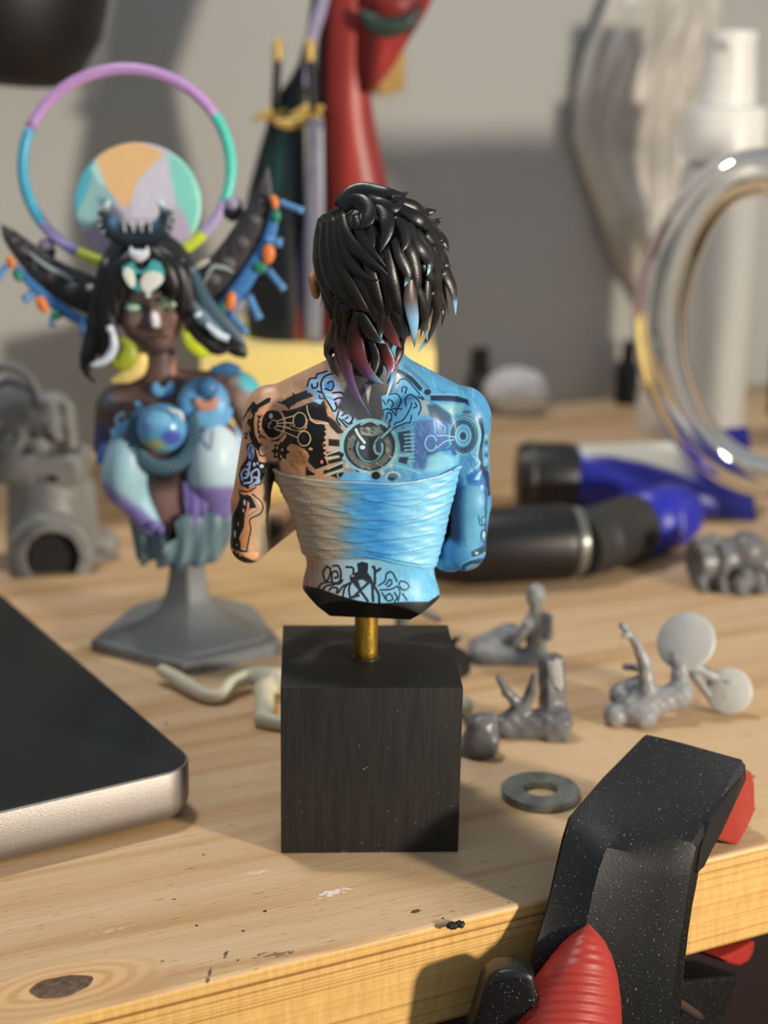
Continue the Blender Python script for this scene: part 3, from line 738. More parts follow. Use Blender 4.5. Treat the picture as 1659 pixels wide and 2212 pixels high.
# flower of the upper arm (blue-grey petals, black outlines)
cv.frame(500, 780, 5.53)
cv.poly([(180, 1000), (250, 960), (290, 1060), (330, 1200), (430, 1220), (400, 1330), (350, 1480), (270, 1490), (200, 1530), (110, 1480), (85, 1360), (110, 1260), (170, 1180), (190, 1120)], K)
cv.disc((232, 1085), 42, (140, 160, 200), 100); cv.line([(240, 1020), (225, 1080), (250, 1120), (225, 1180)], 14, K)
for P in ([(130, 1420), (120, 1340), (170, 1290), (210, 1330), (190, 1380), (160, 1400)], [(150, 1460), (240, 1440), (240, 1340), (300, 1290)], [(220, 1500), (300, 1440), (330, 1360), (320, 1300)], [(190, 1240), (220, 1210), (210, 1290)], [(270, 1390), (320, 1400), (330, 1450), (290, 1460)]):
    cv.line(P, 26, (170, 188, 222))
for P in ([(160, 1350), (190, 1340), (175, 1390), (140, 1390)],): cv.line(P, 10, (210, 220, 240))
cv.disc((360, 1255), 26, (200, 208, 224), 22); cv.disc((272, 1235), 16, (180, 190, 212), 26); cv.disc((312, 1222), 12, (180, 190, 212), 18)
# ---------- shoulder machine tattoo
cv.poly([(60, 820), (200, 560), (260, 480), (300, 520), (430, 440), (470, 440), (460, 490), (330, 560), (290, 640), (270, 740), (280, 860), (330, 960), (360, 1000), (340, 1080), (300, 1060), (230, 940), (180, 740), (240, 560)], K)
cv.poly([(130, 790), (180, 720), (230, 800), (220, 850)], SKIN, 4); cv.disc((215, 650), 40, (198, 148, 112), 44)
cv.line([(150, 870), (190, 860), (160, 920)], 14, K); cv.line([(180, 870), (180, 930)], 14, K)
cv.poly([(590, 490), (740, 400), (910, 345), (980, 420), (860, 460), (770, 500), (690, 560)], (58, 58, 60)); cv.line([(560, 490), (640, 520), (690, 570)], 16, K); cv.line([(740, 380), (750, 520)], 14, K)
cv.poly([(600, 580), (690, 600), (900, 510), (970, 490), (1100, 460), (1150, 660), (1230, 740), (1330, 850), (1260, 870), (1150, 730), (960, 690), (900, 690)], K)
cv.poly([(960, 500), (1100, 470), (1140, 560), (1080, 540), (1000, 560)], (70, 66, 60), 8)
cv.poly([(640, 600), (900, 530), (910, 680), (950, 720), (1110, 760), (1130, 850), (1090, 990), (1100, 1110), (1150, 1240), (1000, 1295), (905, 1190), (930, 1130), (870, 1060), (780, 1000), (700, 990), (660, 1050), (560, 960), (480, 960), (340, 760), (400, 600), (520, 550)], K)
cv.poly([(700, 990), (780, 1000), (870, 1060), (930, 1130), (890, 1260), (890, 1340), (650, 1270), (640, 1100)], (224, 170, 122), 3)
cv.dabs((650, 1030, 880, 1330), 60, [(240, 186, 136), (206, 140, 108), (236, 190, 150)], 60, 26, 60, 5, 0.6)
cv.poly([(890, 1260), (960, 1300), (1000, 1360), (890, 1370)], K)
cv.poly([(280, 620), (420, 540), (560, 540), (620, 600), (560, 590), (420, 590), (330, 660), (300, 760), (330, 900), (380, 960), (330, 980), (280, 880), (265, 740)], (224, 172, 130))
cv.ring((492, 748), 145, 26, (226, 170, 128), 182); cv.disc((490, 748), 116, (18, 19, 22), 160)
cv.line([(360, 650), (318, 720), (330, 860), (400, 920)], 16, K)
for k in range(5): cv.disc((322 + 6 * (k % 2) + 14 * max(0, k - 3), 660 + 62 * k), 15, K)
cv.disc((472, 656), 24, PALE, 32); cv.line([(445, 740), (440, 780), (460, 805)], 10, PALE); cv.ring((505, 750), 40, 12, (226, 196, 150), 46); cv.disc((490, 765), 26, K, 30)
for a_, b_ in (((540, 720), (760, 650)), ((545, 745), (740, 740)), ((540, 775), (700, 800)), ((520, 810), (780, 910))): cv.line([a_, ((a_[0] + b_[0]) / 2, (a_[1] + b_[1]) / 2 - 4), b_], 15, PALE)
cv.ring((815, 710), 78, 15, (228, 206, 158), 96, 140, 470); cv.ring((868, 925), 76, 15, (230, 204, 150), 88, 150, 500)
cv.line([(640, 790), (760, 830), (850, 830), (900, 790)], 14, (222, 190, 150)); cv.line([(700, 760), (780, 800)], 12, (214, 170, 130))
cv.line([(900, 530), (910, 600), (950, 690), (1010, 740), (1150, 745)], 15, PALE); cv.line([(900, 690), (905, 740), (880, 800)], 14, (222, 180, 140))
cv.poly([(560, 960), (640, 860), (660, 900), (600, 980)], (222, 176, 136)); cv.disc((945, 1050), 26, (226, 180, 140), 18); cv.disc((1080, 1205), 20, (226, 150, 140), 24)
cv.disc((820, 700), 24, (44, 40, 42), 30, soft=3); cv.disc((860, 920), 26, (48, 40, 42), 30, soft=3)
# cog
gt = []
for k in range(40):
    t = 2 * math.pi * k / 40; r = 108 if (k % 5) < 2 else 82; gt.append((585 + r * math.cos(t), 1080 + r * 1.05 * math.sin(t)))
cv.poly(gt, K)
for c_ in ((545, 1035), (605, 1060), (540, 1115), (592, 1140)): cv.disc(c_, 13, (224, 186, 150), 20)
cv.ring((370, 1070), 46, 14, K, 66, 60, 330); cv.ring((375, 1060), 36, 9, PALE, 54, 60, 330)
# saw-tooth edge
for k in range(6):
    y = 800 + 62 * k; cv.poly([(1095, y), (1140, y + 20), (1095, y + 44)], K)
    cv.poly([(1140, y + 24), (1140, y + 60), (1098, y + 42)], (232, 176, 150))
cv.poly([(1140, 760), (1200, 820), (1300, 880), (1300, 1060), (1140, 1080), (1130, 900)], (206, 192, 182), 6, 0.85)
for P in ([(1160, 930), (1290, 940), (1290, 1020), (1160, 1010)], [(1130, 1090), (1300, 1080), (1300, 1120), (1150, 1140)], [(1150, 1190), (1320, 1150), (1320, 1190), (1160, 1230)], [(1100, 1310), (1320, 1230), (1330, 1275), (1100, 1350)], [(1180, 1370), (1330, 1310), (1390, 1380), (1300, 1410)]): cv.poly(P, (52, 50, 48), 2)
for P in ([(1130, 1120), (1310, 1060)], [(1140, 1170), (1320, 1130)], [(1150, 1290), (1330, 1210)], [(1120, 1370), (1340, 1290)]): cv.line(P, 16, (196, 224, 222))
cv.line([(920, 1290), (1010, 1330), (1180, 1260)], 16, (222, 170, 136)); cv.ring((1320, 1360), 56, 14, (176, 206, 208), 40)
cv.poly([(1160, 660), (1240, 720), (1340, 850), (1280, 870), (1180, 780)], (50, 48, 46), 3)
# ---------- blue swirls by the nape (image left)
cv.poly([(900, 290), (940, 210), (1010, 190), (1060, 140), (1150, 130), (1230, 190), (1300, 300), (1340, 420), (1420, 560), (1500, 640), (1520, 720), (1480, 800), (1540, 900), (1600, 990), (1560, 1030), (1460, 900), (1400, 780), (1280, 760), (1210, 600), (1120, 430), (1060, 520), (980, 480), (980, 380), (910, 380)], (160, 198, 232))
cv.poly([(1200, 330), (1300, 320), (1420, 560), (1300, 640), (1220, 480)], (200, 200, 226), 4); cv.disc((1160, 290), 44, (96, 156, 222), 44)
for P in ([(905, 300), (935, 215), (1010, 200), (1020, 160), (1080, 140), (1140, 120)], [(960, 280), (970, 320), (1020, 310), (1030, 260)], [(1080, 380), (1070, 260), (1120, 180), (1210, 150)], [(1120, 330), (1190, 350), (1220, 290), (1200, 240), (1150, 260)], [(1030, 360), (1100, 390), (1110, 440), (1060, 450), (1050, 410)],
          [(1090, 400), (1170, 520), (1220, 600), (1260, 560), (1240, 500)], [(1210, 380), (1320, 380), (1380, 470)], [(1230, 460), (1300, 440), (1360, 510), (1300, 570), (1250, 530)], [(1280, 600), (1260, 700), (1300, 770)], [(1320, 650), (1400, 610), (1450, 680), (1400, 750), (1330, 700)], [(1290, 690), (1350, 760), (1400, 790), (1440, 740)], [(1400, 480), (1430, 560), (1500, 620)], [(1360, 690), (1390, 670)]):
    cv.line(P, 21, K)
cv.line([(1400, 800), (1480, 770), (1520, 900), (1600, 980)], 24, ICE); cv.line([(1440, 860), (1450, 810), (1490, 820)], 12, K); cv.line([(1470, 890), (1540, 960)], 10, K)
# ---------- the round medallion of the spine
G_ = (470, 760, 2.676); cv.frame(*G_)
cv.poly([(690, 330), (790, 90), (1040, 90), (980, 330), (940, 400), (860, 420)], (88, 92, 96), 6)
cv.poly([(850, 190), (890, 190), (870, 300)], (196, 196, 198), 2); cv.poly([(1040, 110), (1070, 160), (1030, 220)], (206, 208, 210), 2)
cv.disc((878, 545), 172, (150, 204, 220), 160); cv.disc((878, 545), 150, (66, 74, 76), 142)
cv.ring((878, 555), 112, 34, (120, 124, 120), 104, -40, 215)
cv.dabs((745, 470, 1010, 700), 90, [(186, 188, 180), (46, 46, 46), (120, 130, 132), (160, 176, 180)], 14, 7, 40, 7, 0.7)
cv.disc((880, 550), 78, (74, 86, 96), 72); cv.poly([(870, 480), (925, 480), (920, 620), (870, 620)], (58, 62, 72), 4)
cv.ring((880, 560), 74, 15, (126, 180, 190), 80, -20, 205); cv.ring((880, 550), 84, 6, K, 92, 0, 190, 0.7)
cv.poly([(820, 440), (940, 430), (960, 470), (900, 490), (830, 480)], (132, 142, 140), 3); cv.dabs((825, 435, 940, 480), 25, [(190, 196, 190), (50, 52, 52)], 12, 6, 20, 8, 0.8)
cv.line([(830, 420), (880, 400), (930, 420)], 12, (160, 192, 196)); cv.disc((838, 552), 16, (232, 240, 242), 12)
cv.line([(800, 450), (815, 480), (850, 525)], 16, (220, 234, 238))
for a in (18, 40, 64, 90, 115, 140, 165): # frilled lower rim
    t = math.radians(a); cv.disc((878 + 168 * math.cos(t), 555 + 160 * math.sin(t)), 15, (60, 60, 58) if a % 2 else (188, 206, 206))
cv.poly([(730, 700), (800, 690), (900, 715), (1000, 720), (1080, 760), (700, 745)], (120, 186, 226), 3)
cv.disc((915, 715), 26, (52, 54, 52), 22); cv.disc((1010, 725), 30, (100, 128, 142), 22); cv.ring((1015, 725), 40, 10, (180, 216, 224), 30, 180, 360); cv.disc((1005, 735), 18, (60, 80, 96), 12)
# ---------- swirls and cogs on the blue side
cv.frame(770, 780, 5.53)
cv.poly([(300, 420), (400, 380), (500, 370), (520, 250), (580, 220), (700, 300), (800, 400), (870, 470), (850, 620), (760, 690), (640, 740), (460, 770), (360, 700), (310, 560)], (120, 196, 240))
cv.poly([(740, 440), (870, 450), (860, 640), (760, 650)], (170, 190, 200), 4)
for P in ([(490, 270), (530, 220), (600, 220), (700, 330), (760, 400)], [(545, 370), (550, 310), (600, 320), (580, 390)], [(380, 400), (480, 390), (530, 470), (490, 560), (420, 570)], [(370, 500), (390, 460), (440, 500), (420, 550)], [(590, 540), (590, 440), (650, 400), (740, 470), (770, 560), (740, 640)], [(660, 500), (640, 570), (560, 700), (470, 740), (420, 800)], [(680, 560), (720, 540), (700, 500)], [(320, 590), (370, 570), (430, 600), (470, 650), (480, 580), (540, 570)], [(360, 690), (370, 620), (420, 640), (410, 720)], [(640, 740), (660, 650)], [(400, 700), (380, 800), (300, 900), (230, 980)], [(320, 470), (350, 520)], [(450, 800), (560, 750), (640, 730)], [(740, 420), (800, 460), (780, 420)]):
    cv.line(P, 17, DB)
cv.line([(430, 770), (370, 850), (260, 930), (215, 1010), (230, 1090), (270, 1110)], 30, (140, 192, 206)); cv.line([(410, 770), (300, 890), (225, 990)], 9, K); cv.line([(450, 800), (330, 930)], 9, K)
cv.line([(500, 120), (640, 200), (760, 330)], 50, (40, 66, 92)); cv.line([(580, 60), (740, 200), (860, 320)], 40, (84, 140, 170), alpha=.7)
cv.disc((850, 370), 42, (44, 56, 74), 36); cv.poly([(880, 400), (1200, 420), (1330, 460), (1350, 540), (1300, 500), (1140, 480), (890, 470)], (26, 56, 92), 2)
cv.line([(890, 400), (1200, 400), (1350, 440), (1430, 560)], 22, (126, 190, 218)); cv.poly([(950, 505), (1280, 520), (1270, 600), (1150, 650), (1040, 570)], (140, 200, 214), 4)
cv.poly([(840, 520), (960, 520), (1130, 640), (1130, 760), (880, 660)], (88, 112, 140), 5); cv.disc((1320, 608), 52, (96, 112, 140), 22)
cv.poly([(690, 730), (930, 690), (1100, 740), (1100, 1000), (980, 1080), (830, 1160), (800, 1290), (680, 1280), (690, 1000)], (92, 132, 190), 6)
cv.dabs((690, 730, 900, 1270), 60, [(112, 150, 200), (96, 110, 160), (130, 166, 214)], 60, 24, 80, 11, 0.5)
cv.poly([(890, 720), (1000, 740), (960, 880), (880, 900)], (80, 146, 216), 5)
cv.poly([(490, 830), (640, 830), (660, 1090), (520, 1080)], (70, 90, 116), 3)
for k in range(8): cv.line([(570 + 8 * (k % 3), 880 + 46 * k), (690, 872 + 46 * k)], 19, (150, 206, 228))
cv.line([(480, 840), (600, 820), (680, 790)], 22, (126, 190, 214)); cv.line([(440, 880), (500, 980), (500, 1120), (440, 1270)], 30, (130, 188, 196)); cv.poly([(510, 1150), (620, 1150), (600, 1230), (500, 1210)], (64, 84, 112), 2)
cv.line([(500, 1120), (660, 1130)], 22, (150, 206, 222)); cv.line([(480, 1250), (640, 1290), (760, 1340)], 30, (130, 200, 228))
cv.ring((1285, 880), 165, 40, (84, 120, 142), 215); cv.ring((1275, 890), 125, 46, (72, 106, 134), 165)
cv.ring((1285, 890), 175, 14, (142, 202, 222), 225, 20, 400); cv.ring((1275, 890), 90, 12, (150, 206, 226), 112, 0, 360); cv.disc((1273, 893), 56, (92, 140, 166), 66); cv.ring((1273, 893), 52, 14, (160, 214, 230), 62); cv.disc((1275, 896), 32, (62, 98, 122), 38)
cv.ring((890, 980), 68, 18, (156, 208, 236), 92, 20, 340); cv.line([(960, 890), (1080, 890), (1170, 910)], 15, (156, 208, 236)); cv.line([(960, 1040), (1060, 960), (1160, 940)], 15, (156, 208, 236)); cv.line([(930, 690), (940, 860)], 13, (150, 206, 240), curve=False); cv.line([(960, 710), (1065, 790), (1050, 860)], 13, (150, 206, 240), curve=False)
cv.poly([(1000, 1080), (1180, 1000), (1170, 1140), (1120, 1060)], (58, 116, 190), 3); cv.line([(840, 1110), (1000, 1070), (1100, 1000)], 14, (60, 116, 186)); cv.poly([(1110, 1010), (1150, 990), (1200, 1110), (1160, 1130)], (66, 116, 176), 2)
cv.poly([(860, 1160), (1000, 1080), (1180, 1150), (1180, 1260), (960, 1330), (820, 1320)], (160, 222, 240), 10, .8)
cv.poly([(1440, 680), (1500, 680), (1530, 850), (1500, 1060), (1510, 1240), (1580, 1330), (1600, 1600), (1540, 1640), (1500, 1400), (1450, 1160), (1480, 960), (1480, 800)], (36, 66, 104), 2)
cv.line([(1430, 680), (1480, 880), (1440, 1130), (1470, 1230), (1340, 1330)], 26, (150, 210, 230))
cv.poly([(1330, 1350), (1480, 1290), (1540, 1420), (1560, 1600), (1480, 1500), (1340, 1480), (1310, 1410)], (58, 128, 196), 3); cv.poly([(1470, 1320), (1500, 1310), (1470, 1420), (1400, 1420)], (160, 220, 240), 2); cv.disc((1500, 1510), 22, (160, 214, 240), 34)
cv.dabs((1310, 1080, 1420, 1300), 22, [(66, 134, 200), (150, 210, 236)], 60, 16, 60, 21, 0.7)
for k in range(6): cv.disc((1550, 900 + 75 * k), 22, (84, 110, 126) if k % 2 else (140, 190, 210), 26)
# far arm, lower half
cv.frame(920, 980, 8.194)
cv.poly([(560, 360), (640, 620), (640, 1500), (560, 1640), (300, 1500), (260, 1200), (430, 700)], (20, 62, 112), 22, .9)
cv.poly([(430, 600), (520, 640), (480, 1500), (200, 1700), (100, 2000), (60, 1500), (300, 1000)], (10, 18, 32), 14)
cv.poly([(230, 1650), (420, 1500), (640, 1700), (760, 1850), (620, 2080), (240, 2060), (190, 1900)], (92, 168, 216), 12)
cv.poly([(640, 900), (800, 560), (980, 640), (1020, 1500), (800, 1700), (680, 1600)], (132, 198, 226), 22, .7)
cv.line([(1080, 620), (1060, 1000), (1060, 1300), (1050, 1600), (900, 1720)], 46, (64, 112, 146)); cv.disc((985, 1170), 90, (120, 190, 222), 110); cv.line([(930, 1100), (960, 1260), (1040, 1240), (1050, 1110), (980, 1150), (1000, 1260)], 18, (48, 92, 128))
cv.line([(970, 1440), (1000, 1540), (1070, 1560), (1060, 1380), (1000, 1360), (975, 1440)], 26, (58, 92, 110)); cv.disc((1030, 1430), 26, (176, 214, 230), 60)
cv.poly([(800, 1740), (900, 1680), (1100, 1620), (1090, 1700), (960, 1800), (820, 1830)], (52, 92, 112), 3); cv.disc((900, 1760), 34, (170, 214, 232), 24)
cv.line([(620, 1960), (780, 1880), (1090, 1740)], 16, (150, 196, 214)); cv.poly([(620, 2060), (660, 1960), (780, 1900), (1050, 1840), (1040, 1960), (820, 1950), (700, 2000), (690, 2080)], (40, 84, 116), 3); cv.poly([(720, 2080), (840, 1980), (1040, 1950), (960, 2080)], (128, 140, 138), 5)
cv.line([(130, 1900), (170, 2000), (260, 2050)], 18, (176, 190, 196))
# ---------- lower back
cv.frame(640, 1190, 5.184)
gx = np.array([(170, 132, 116), (202, 178, 160), (176, 204, 220), (150, 208, 238), (128, 206, 246)], float)
for k in range(30):
    x0 = 40 + k * 53; c_ = [np.interp(x0, [60, 260, 500, 900, 1250], gx[:, q]) for q in range(3)]; cv.poly([(x0, 100), (x0 + 56, 100), (x0 + 56, 640), (x0, 640)], c_, 2)
cv.dabs((900, 180, 1560, 560), 60, [(150, 220, 250), (100, 186, 238), (170, 226, 250)], 90, 26, 80, 31, .4)
for P in ([(340, 170), (300, 250), (330, 340), (370, 290), (380, 200), (340, 180)], [(410, 170), (470, 170), (500, 260), (480, 350), (410, 360)], [(400, 350), (400, 250), (450, 230), (470, 290), (430, 300)], [(240, 430), (280, 370), (360, 350), (470, 370), (520, 330)], [(300, 430), (340, 390), (420, 380)], [(370, 440), (400, 410), (460, 420), (450, 470)], [(560, 180), (640, 200), (620, 340)], [(520, 520), (540, 420), (590, 360)], [(600, 520), (590, 420), (620, 340)], [(470, 470), (520, 400), (580, 370)]): cv.line(P, 23, (42, 48, 54))
cv.poly([(680, 140), (740, 120), (810, 140), (800, 240), (840, 300), (880, 400), (820, 360), (720, 440), (650, 350), (600, 330), (600, 270), (690, 230)], (52, 58, 68)); cv.poly([(690, 330), (740, 320), (790, 350), (730, 430)], (160, 200, 220), 2); cv.disc((630, 280), 22, (170, 200, 216), 9)
for P in ([(640, 520), (700, 460), (820, 350)], [(640, 350), (720, 450), (800, 560)], [(850, 360), (860, 560)], [(860, 380), (920, 480), (930, 580)], [(880, 370), (880, 220), (860, 180)], [(870, 180), (890, 230), (940, 200)], [(620, 520), (700, 500)]): cv.line(P, 30, (58, 66, 76))
for P in ([(920, 390), (990, 340), (1010, 260), (1070, 240), (1130, 340)], [(1000, 380), (1050, 320), (1070, 370), (1020, 400)], [(1150, 380), (1170, 340), (1240, 360), (1260, 410), (1200, 440), (1160, 400)], [(940, 440), (1060, 430), (1130, 400), (1160, 460), (1140, 560)], [(1010, 500), (1050, 480), (1080, 540), (1020, 560), (1000, 510)], [(1190, 480), (1240, 550)], [(960, 470), (1000, 540)], [(1100, 470), (1130, 520), (1100, 570)]): cv.line(P, 20, (46, 78, 104))
cv.poly([(40, 380), (260, 420), (480, 500), (700, 560), (900, 590), (1250, 570), (1480, 570), (1620, 480), (1700, 900), (0, 900)], (24, 23, 22), 1.2)
for k in range(10): cv.disc((1020 + 26 * k, 610 - 3 * k), 12, (70, 58, 50), 8, alpha=.6, soft=2)

# ---- body: one continuous figure
_row = np.array([(1326, 655, 950, 7.4), (1316, 655, 950, 7.5), (1300, 656, 951, 7.6), (1283, 655, 951, 7.7), (1268, 652, 947, 7.7), (1250, 656, 940, 7.5), (1222, 664, 937, 7.2), (1150, 645, 957, 7.9), (1100, 630, 968, 8.5), (1040, 602, 988, 9.0),
                 (1000, 592, 998, 9.3), (950, 584, 1008, 9.3), (900, 585, 1012, 8.8), (860, 606, 996, 7.6), (830, 660, 950, 6.2), (800, 722, 880, 5.2)], float)
_z = np.array([W(800, r[0])[2] for r in _row]); _a = np.array([W(r[1], r[0])[0] for r in _row]); _b = np.array([W(r[2], r[0])[0] for r in _row])
_cx, _hw, _dp = (_a + _b) / 2, (_b - _a) / 2, _row[:, 3]
_zz = np.linspace(_z[0], _z[-1], 160)
def _sm(v):
    q = np.interp(_zz, _z, v); k = np.ones(9) / 9; p = np.pad(q, 4, mode='edge'); return np.convolve(p, k, 'valid')
_cxs, _hws, _dps = _sm(_cx), _sm(_hw), _sm(_dp)
def cutplane(a, b, c):
    n = np.cross(b - a, c - a); n /= np.linalg.norm(n); n = n if n[2] < 0 else -n
    return lambda P: ((P - a.astype(np.float32)) @ n.astype(np.float32))
cutL = cutplane(W(648, 1266, 0), W(694, 1313, -2), W(660, 1262, 8)); cutR = cutplane(W(952, 1288, 0), W(904, 1324, -2), W(950, 1275, 8)); cutB = cutplane(W(700, 1283, -7.8), W(905, 1304, -7.8), W(800, 1322, -4.5))
def f_torso(P):
    z = P[:, 2]; c = np.interp(z, _zz, _cxs).astype(np.float32); a = np.interp(z, _zz, _hws).astype(np.float32); b = np.interp(z, _zz, _dps).astype(np.float32)
    x = (P[:, 0] - c) / a; y = (P[:, 1] - YB - 0.8) / b
    k = (np.abs(x) ** 2.3 + np.abs(y) ** 2.3) ** (1 / 2.3)
    d = (k - 1) * np.minimum(a, b)
    d = smax(d, (_z[0] + 0.3) - z, 0.12); d = smax(d, cutL(P), .12); d = smax(d, cutR(P), .12); d = smax(d, cutB(P), .12); d = smax(d, z - _z[-1], 2.0)
    return d
z_top = lambda px, py: float(W(px, py)[2])
def f_body(P):
    d = f_torso(P)
    # spine groove, shoulder blades
    d = smax(d, -s_cap(P, W(795, 1210, -8.9), W(800, 880, -9.9), 0.8, 0.5), 1.6)
    d = smin(d, s_ell(P, W(690, 925, -6.6), (4.2, 2.0, 5.0), rot((0, 1, 0), 20)), 2.2); d = smin(d, s_ell(P, W(905, 925, -6.6), (4.2, 2.0, 5.0), rot((0, 1, 0), -20)), 2.2)
    # shoulders, trapezius, neck
    d = smin(d, s_cap(P, W(795, 792, -1), W(588, 872, 0), 3.9, 2.7), 2.0); d = smin(d, s_cap(P, W(805, 792, -1), W(1000, 876, 0), 3.9, 2.7), 2.0)
    d = smin(d, s_cap(P, W(797, 840, -1), W(806, 700, 1.0), 5.0, 4.5), 2.2)
    al = smin(s_ell(P, W(577, 898, 0), (3.7, 4.0, 5.0)), s_cap(P, W(572, 905, 0), W(541, 1085, 0.3), 3.3, 3.15), 1.5)
    al = smin(al, s_cap(P, W(541, 1085, 0.3), W(538, 1176, 0.8), 3.15, 3.05), 0.8)
    al = smin(al, s_cap(P, W(540, 1174, 1.0), W(648, 1098, 15), 3.0, 2.5), 0.9)
    ar = smin(s_ell(P, W(1008, 902, 0), (3.8, 4.0, 5.0)), s_cap(P, W(1008, 905, 0), W(1015, 1085, 0.3), 3.6, 3.45), 1.5)
    ar = smin(ar, s_cap(P, W(1015, 1085, 0.3), W(1006, 1188, 1.0), 3.45, 3.3), 0.8)
    ar = smin(ar, s_cap(P, W(1000, 1186, 1.0), W(972, 1192, 5), 3.5, 3.3), 1.0); ar = smin(ar, s_cap(P, W(972, 1192, 5), W(935, 1120, 15), 3.2, 2.5), 0.9)
    d = smin(d, al, 1.1); d = smin(d, ar, 1.1)
    # hands folded before the chest: palms with curled fingers
    for sx_, x0, y0 in ((1, 700, 1080), (-1, 880, 1095)):
        d = smin(d, s_cap(P, W(x0 - sx_ * 40, y0 + 4, 14.6), W(x0 + sx_ * 20, y0 - 4, 14.2), 2.4, 1.9), 0.8)
        for k in range(4): d = smin(d, s_cap(P, W(x0 + sx_ * 22, y0 - 30 + 20 * k, 14.4), W(x0 + sx_ * (62 - 5 * abs(k - 1)), y0 - 26 + 18 * k, 12.6), 0.85, 0.7), 0.25)
        d = smin(d, s_cap(P, W(x0 - sx_ * 10, y0 - 30, 13.5), W(x0 + sx_ * 30, y0 - 56, 12.8), 0.9, 0.75), 0.3)
    # head and face (turned away)
    hd = s_ell(P, W(818, 588, 1.0), (8.0, 9.2, 9.6)); hd = smin(hd, s_ell(P, W(818, 665, 4.0), (5.6, 5.6, 5.6)), 2.5)
    hd = smin(hd, s_cap(P, W(818, 590, 10.0), W(818, 635, 12.0), 0.7, 1.1), 0.8)
    for sx_ in (-1, 1):
        hd = smax(hd, -s_ell(P, W(818 + sx_ * 42, 598, 11.4), (2.0, 1.4, 1.2)), 0.8); hd = smin(hd, s_ell(P, W(818 + sx_ * 42, 598, 8.9), (1.5, 1.2, 0.9)), 0.15)
    hd = smin(hd, s_ell(P, W(818, 668, 9.6), (2.0, 0.8, 0.45)), 0.3); hd = smin(hd, s_ell(P, W(818, 680, 9.4), (1.7, 0.8, 0.5)), 0.3)
    return smin(d, hd, 1.4)
lo = W(488, 1335) - np.array([1, 0, 1]); hi = W(1075, 460) + np.array([1, 0, 1])
lo[1], hi[1] = YB - 13, YB + 20
bv, bf = nets(f_body, lo, hi, 0.44)
for _ in range(2): bv, bf = split4(bv, bf, f_body)
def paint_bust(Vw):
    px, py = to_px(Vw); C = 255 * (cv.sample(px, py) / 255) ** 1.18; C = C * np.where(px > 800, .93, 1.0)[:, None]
    tn = np.clip((Vw[:, 1] - YB - 3) / 4, 0, 1)[:, None]                  # away from the back: plain base coats
    base = np.where((px < 770)[:, None], (206, 158, 122), (104, 172, 218))
    C = C * (1 - tn) + base * tn
    dark = np.clip((740 - py) / 40, 0, 1)[:, None]; C = C * (1 - dark) + np.where((px < 800)[:, None], (196, 150, 112), (96, 150, 190)) * dark
    return C
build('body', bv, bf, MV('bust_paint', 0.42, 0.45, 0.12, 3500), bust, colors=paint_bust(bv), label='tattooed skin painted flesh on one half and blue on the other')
# ear at the edge of the hair
def f_ear(P):
    c = W(679, 616, 1.5); d = s_ell(P, c, (0.9, 1.7, 2.1), rot((0, 1, 0), -12)); d = smax(d, -s_ell(P, c + np.array([-0.9, -0.5, 0.1]), (0.55, 0.9, 1.2)), 0.3); return smin(d, s_ell(P, c + np.array([0.3, -0.6, -1.5]), (0.6, .7, .7)), .3)
ec = W(679, 616, 1.5); v_, f_ = nets(f_ear, ec - 2.8, ec + 2.8, 0.14); build('ear', v_, f_, M('ear_skin', (190, 136, 88), 0.45), bust, label='flesh painted ear')

# ---- bandage wrap (clothing): a shell over the torso with overlapping, slanting turns
def pz(pts):
    q = np.array([W(px, py, -9.3 * math.sqrt(max(0.0, 1 - ((px - 800) / 202.0) ** 2))) for px, py in pts]); return q[:, 0], q[:, 2]
gg = lambda P: [(470 + x / 2.676, 760 + y / 2.676) for x, y in P]
TOPL = pz(gg([(300, 655), (330, 655), (380, 690), (480, 715), (620, 740), (800, 750), (1000, 760), (1150, 745), (1290, 710), (1390, 655), (1420, 640)]))
BOTL = pz(gg([(500, 1225), (560, 1225), (700, 1222), (840, 1212), (930, 1225), (1040, 1255), (1150, 1275), (1250, 1300), (1300, 1300)]))
RID = [pz(gg(P)) for P in ([(330, 740), (500, 760), (760, 800), (1000, 790), (1200, 730), (1390, 660)], [(380, 830), (560, 880), (700, 900), (900, 870), (1150, 850), (1350, 740)], [(430, 930), (600, 950), (740, 970), (1000, 985), (1150, 970), (1320, 890)], [(470, 1010), (700, 1010), (900, 1040), (1290, 950)], [(480, 1080), (620, 1085), (800, 1120), (1000, 1100), (1260, 1060)], [(500, 1150), (700, 1165), (820, 1160), (1000, 1190), (1250, 1140)], [(900, 1190), (1000, 1215), (1250, 1262)], [(860, 860), (1100, 900), (1340, 810)], [(450, 870), (600, 900), (760, 940)])]
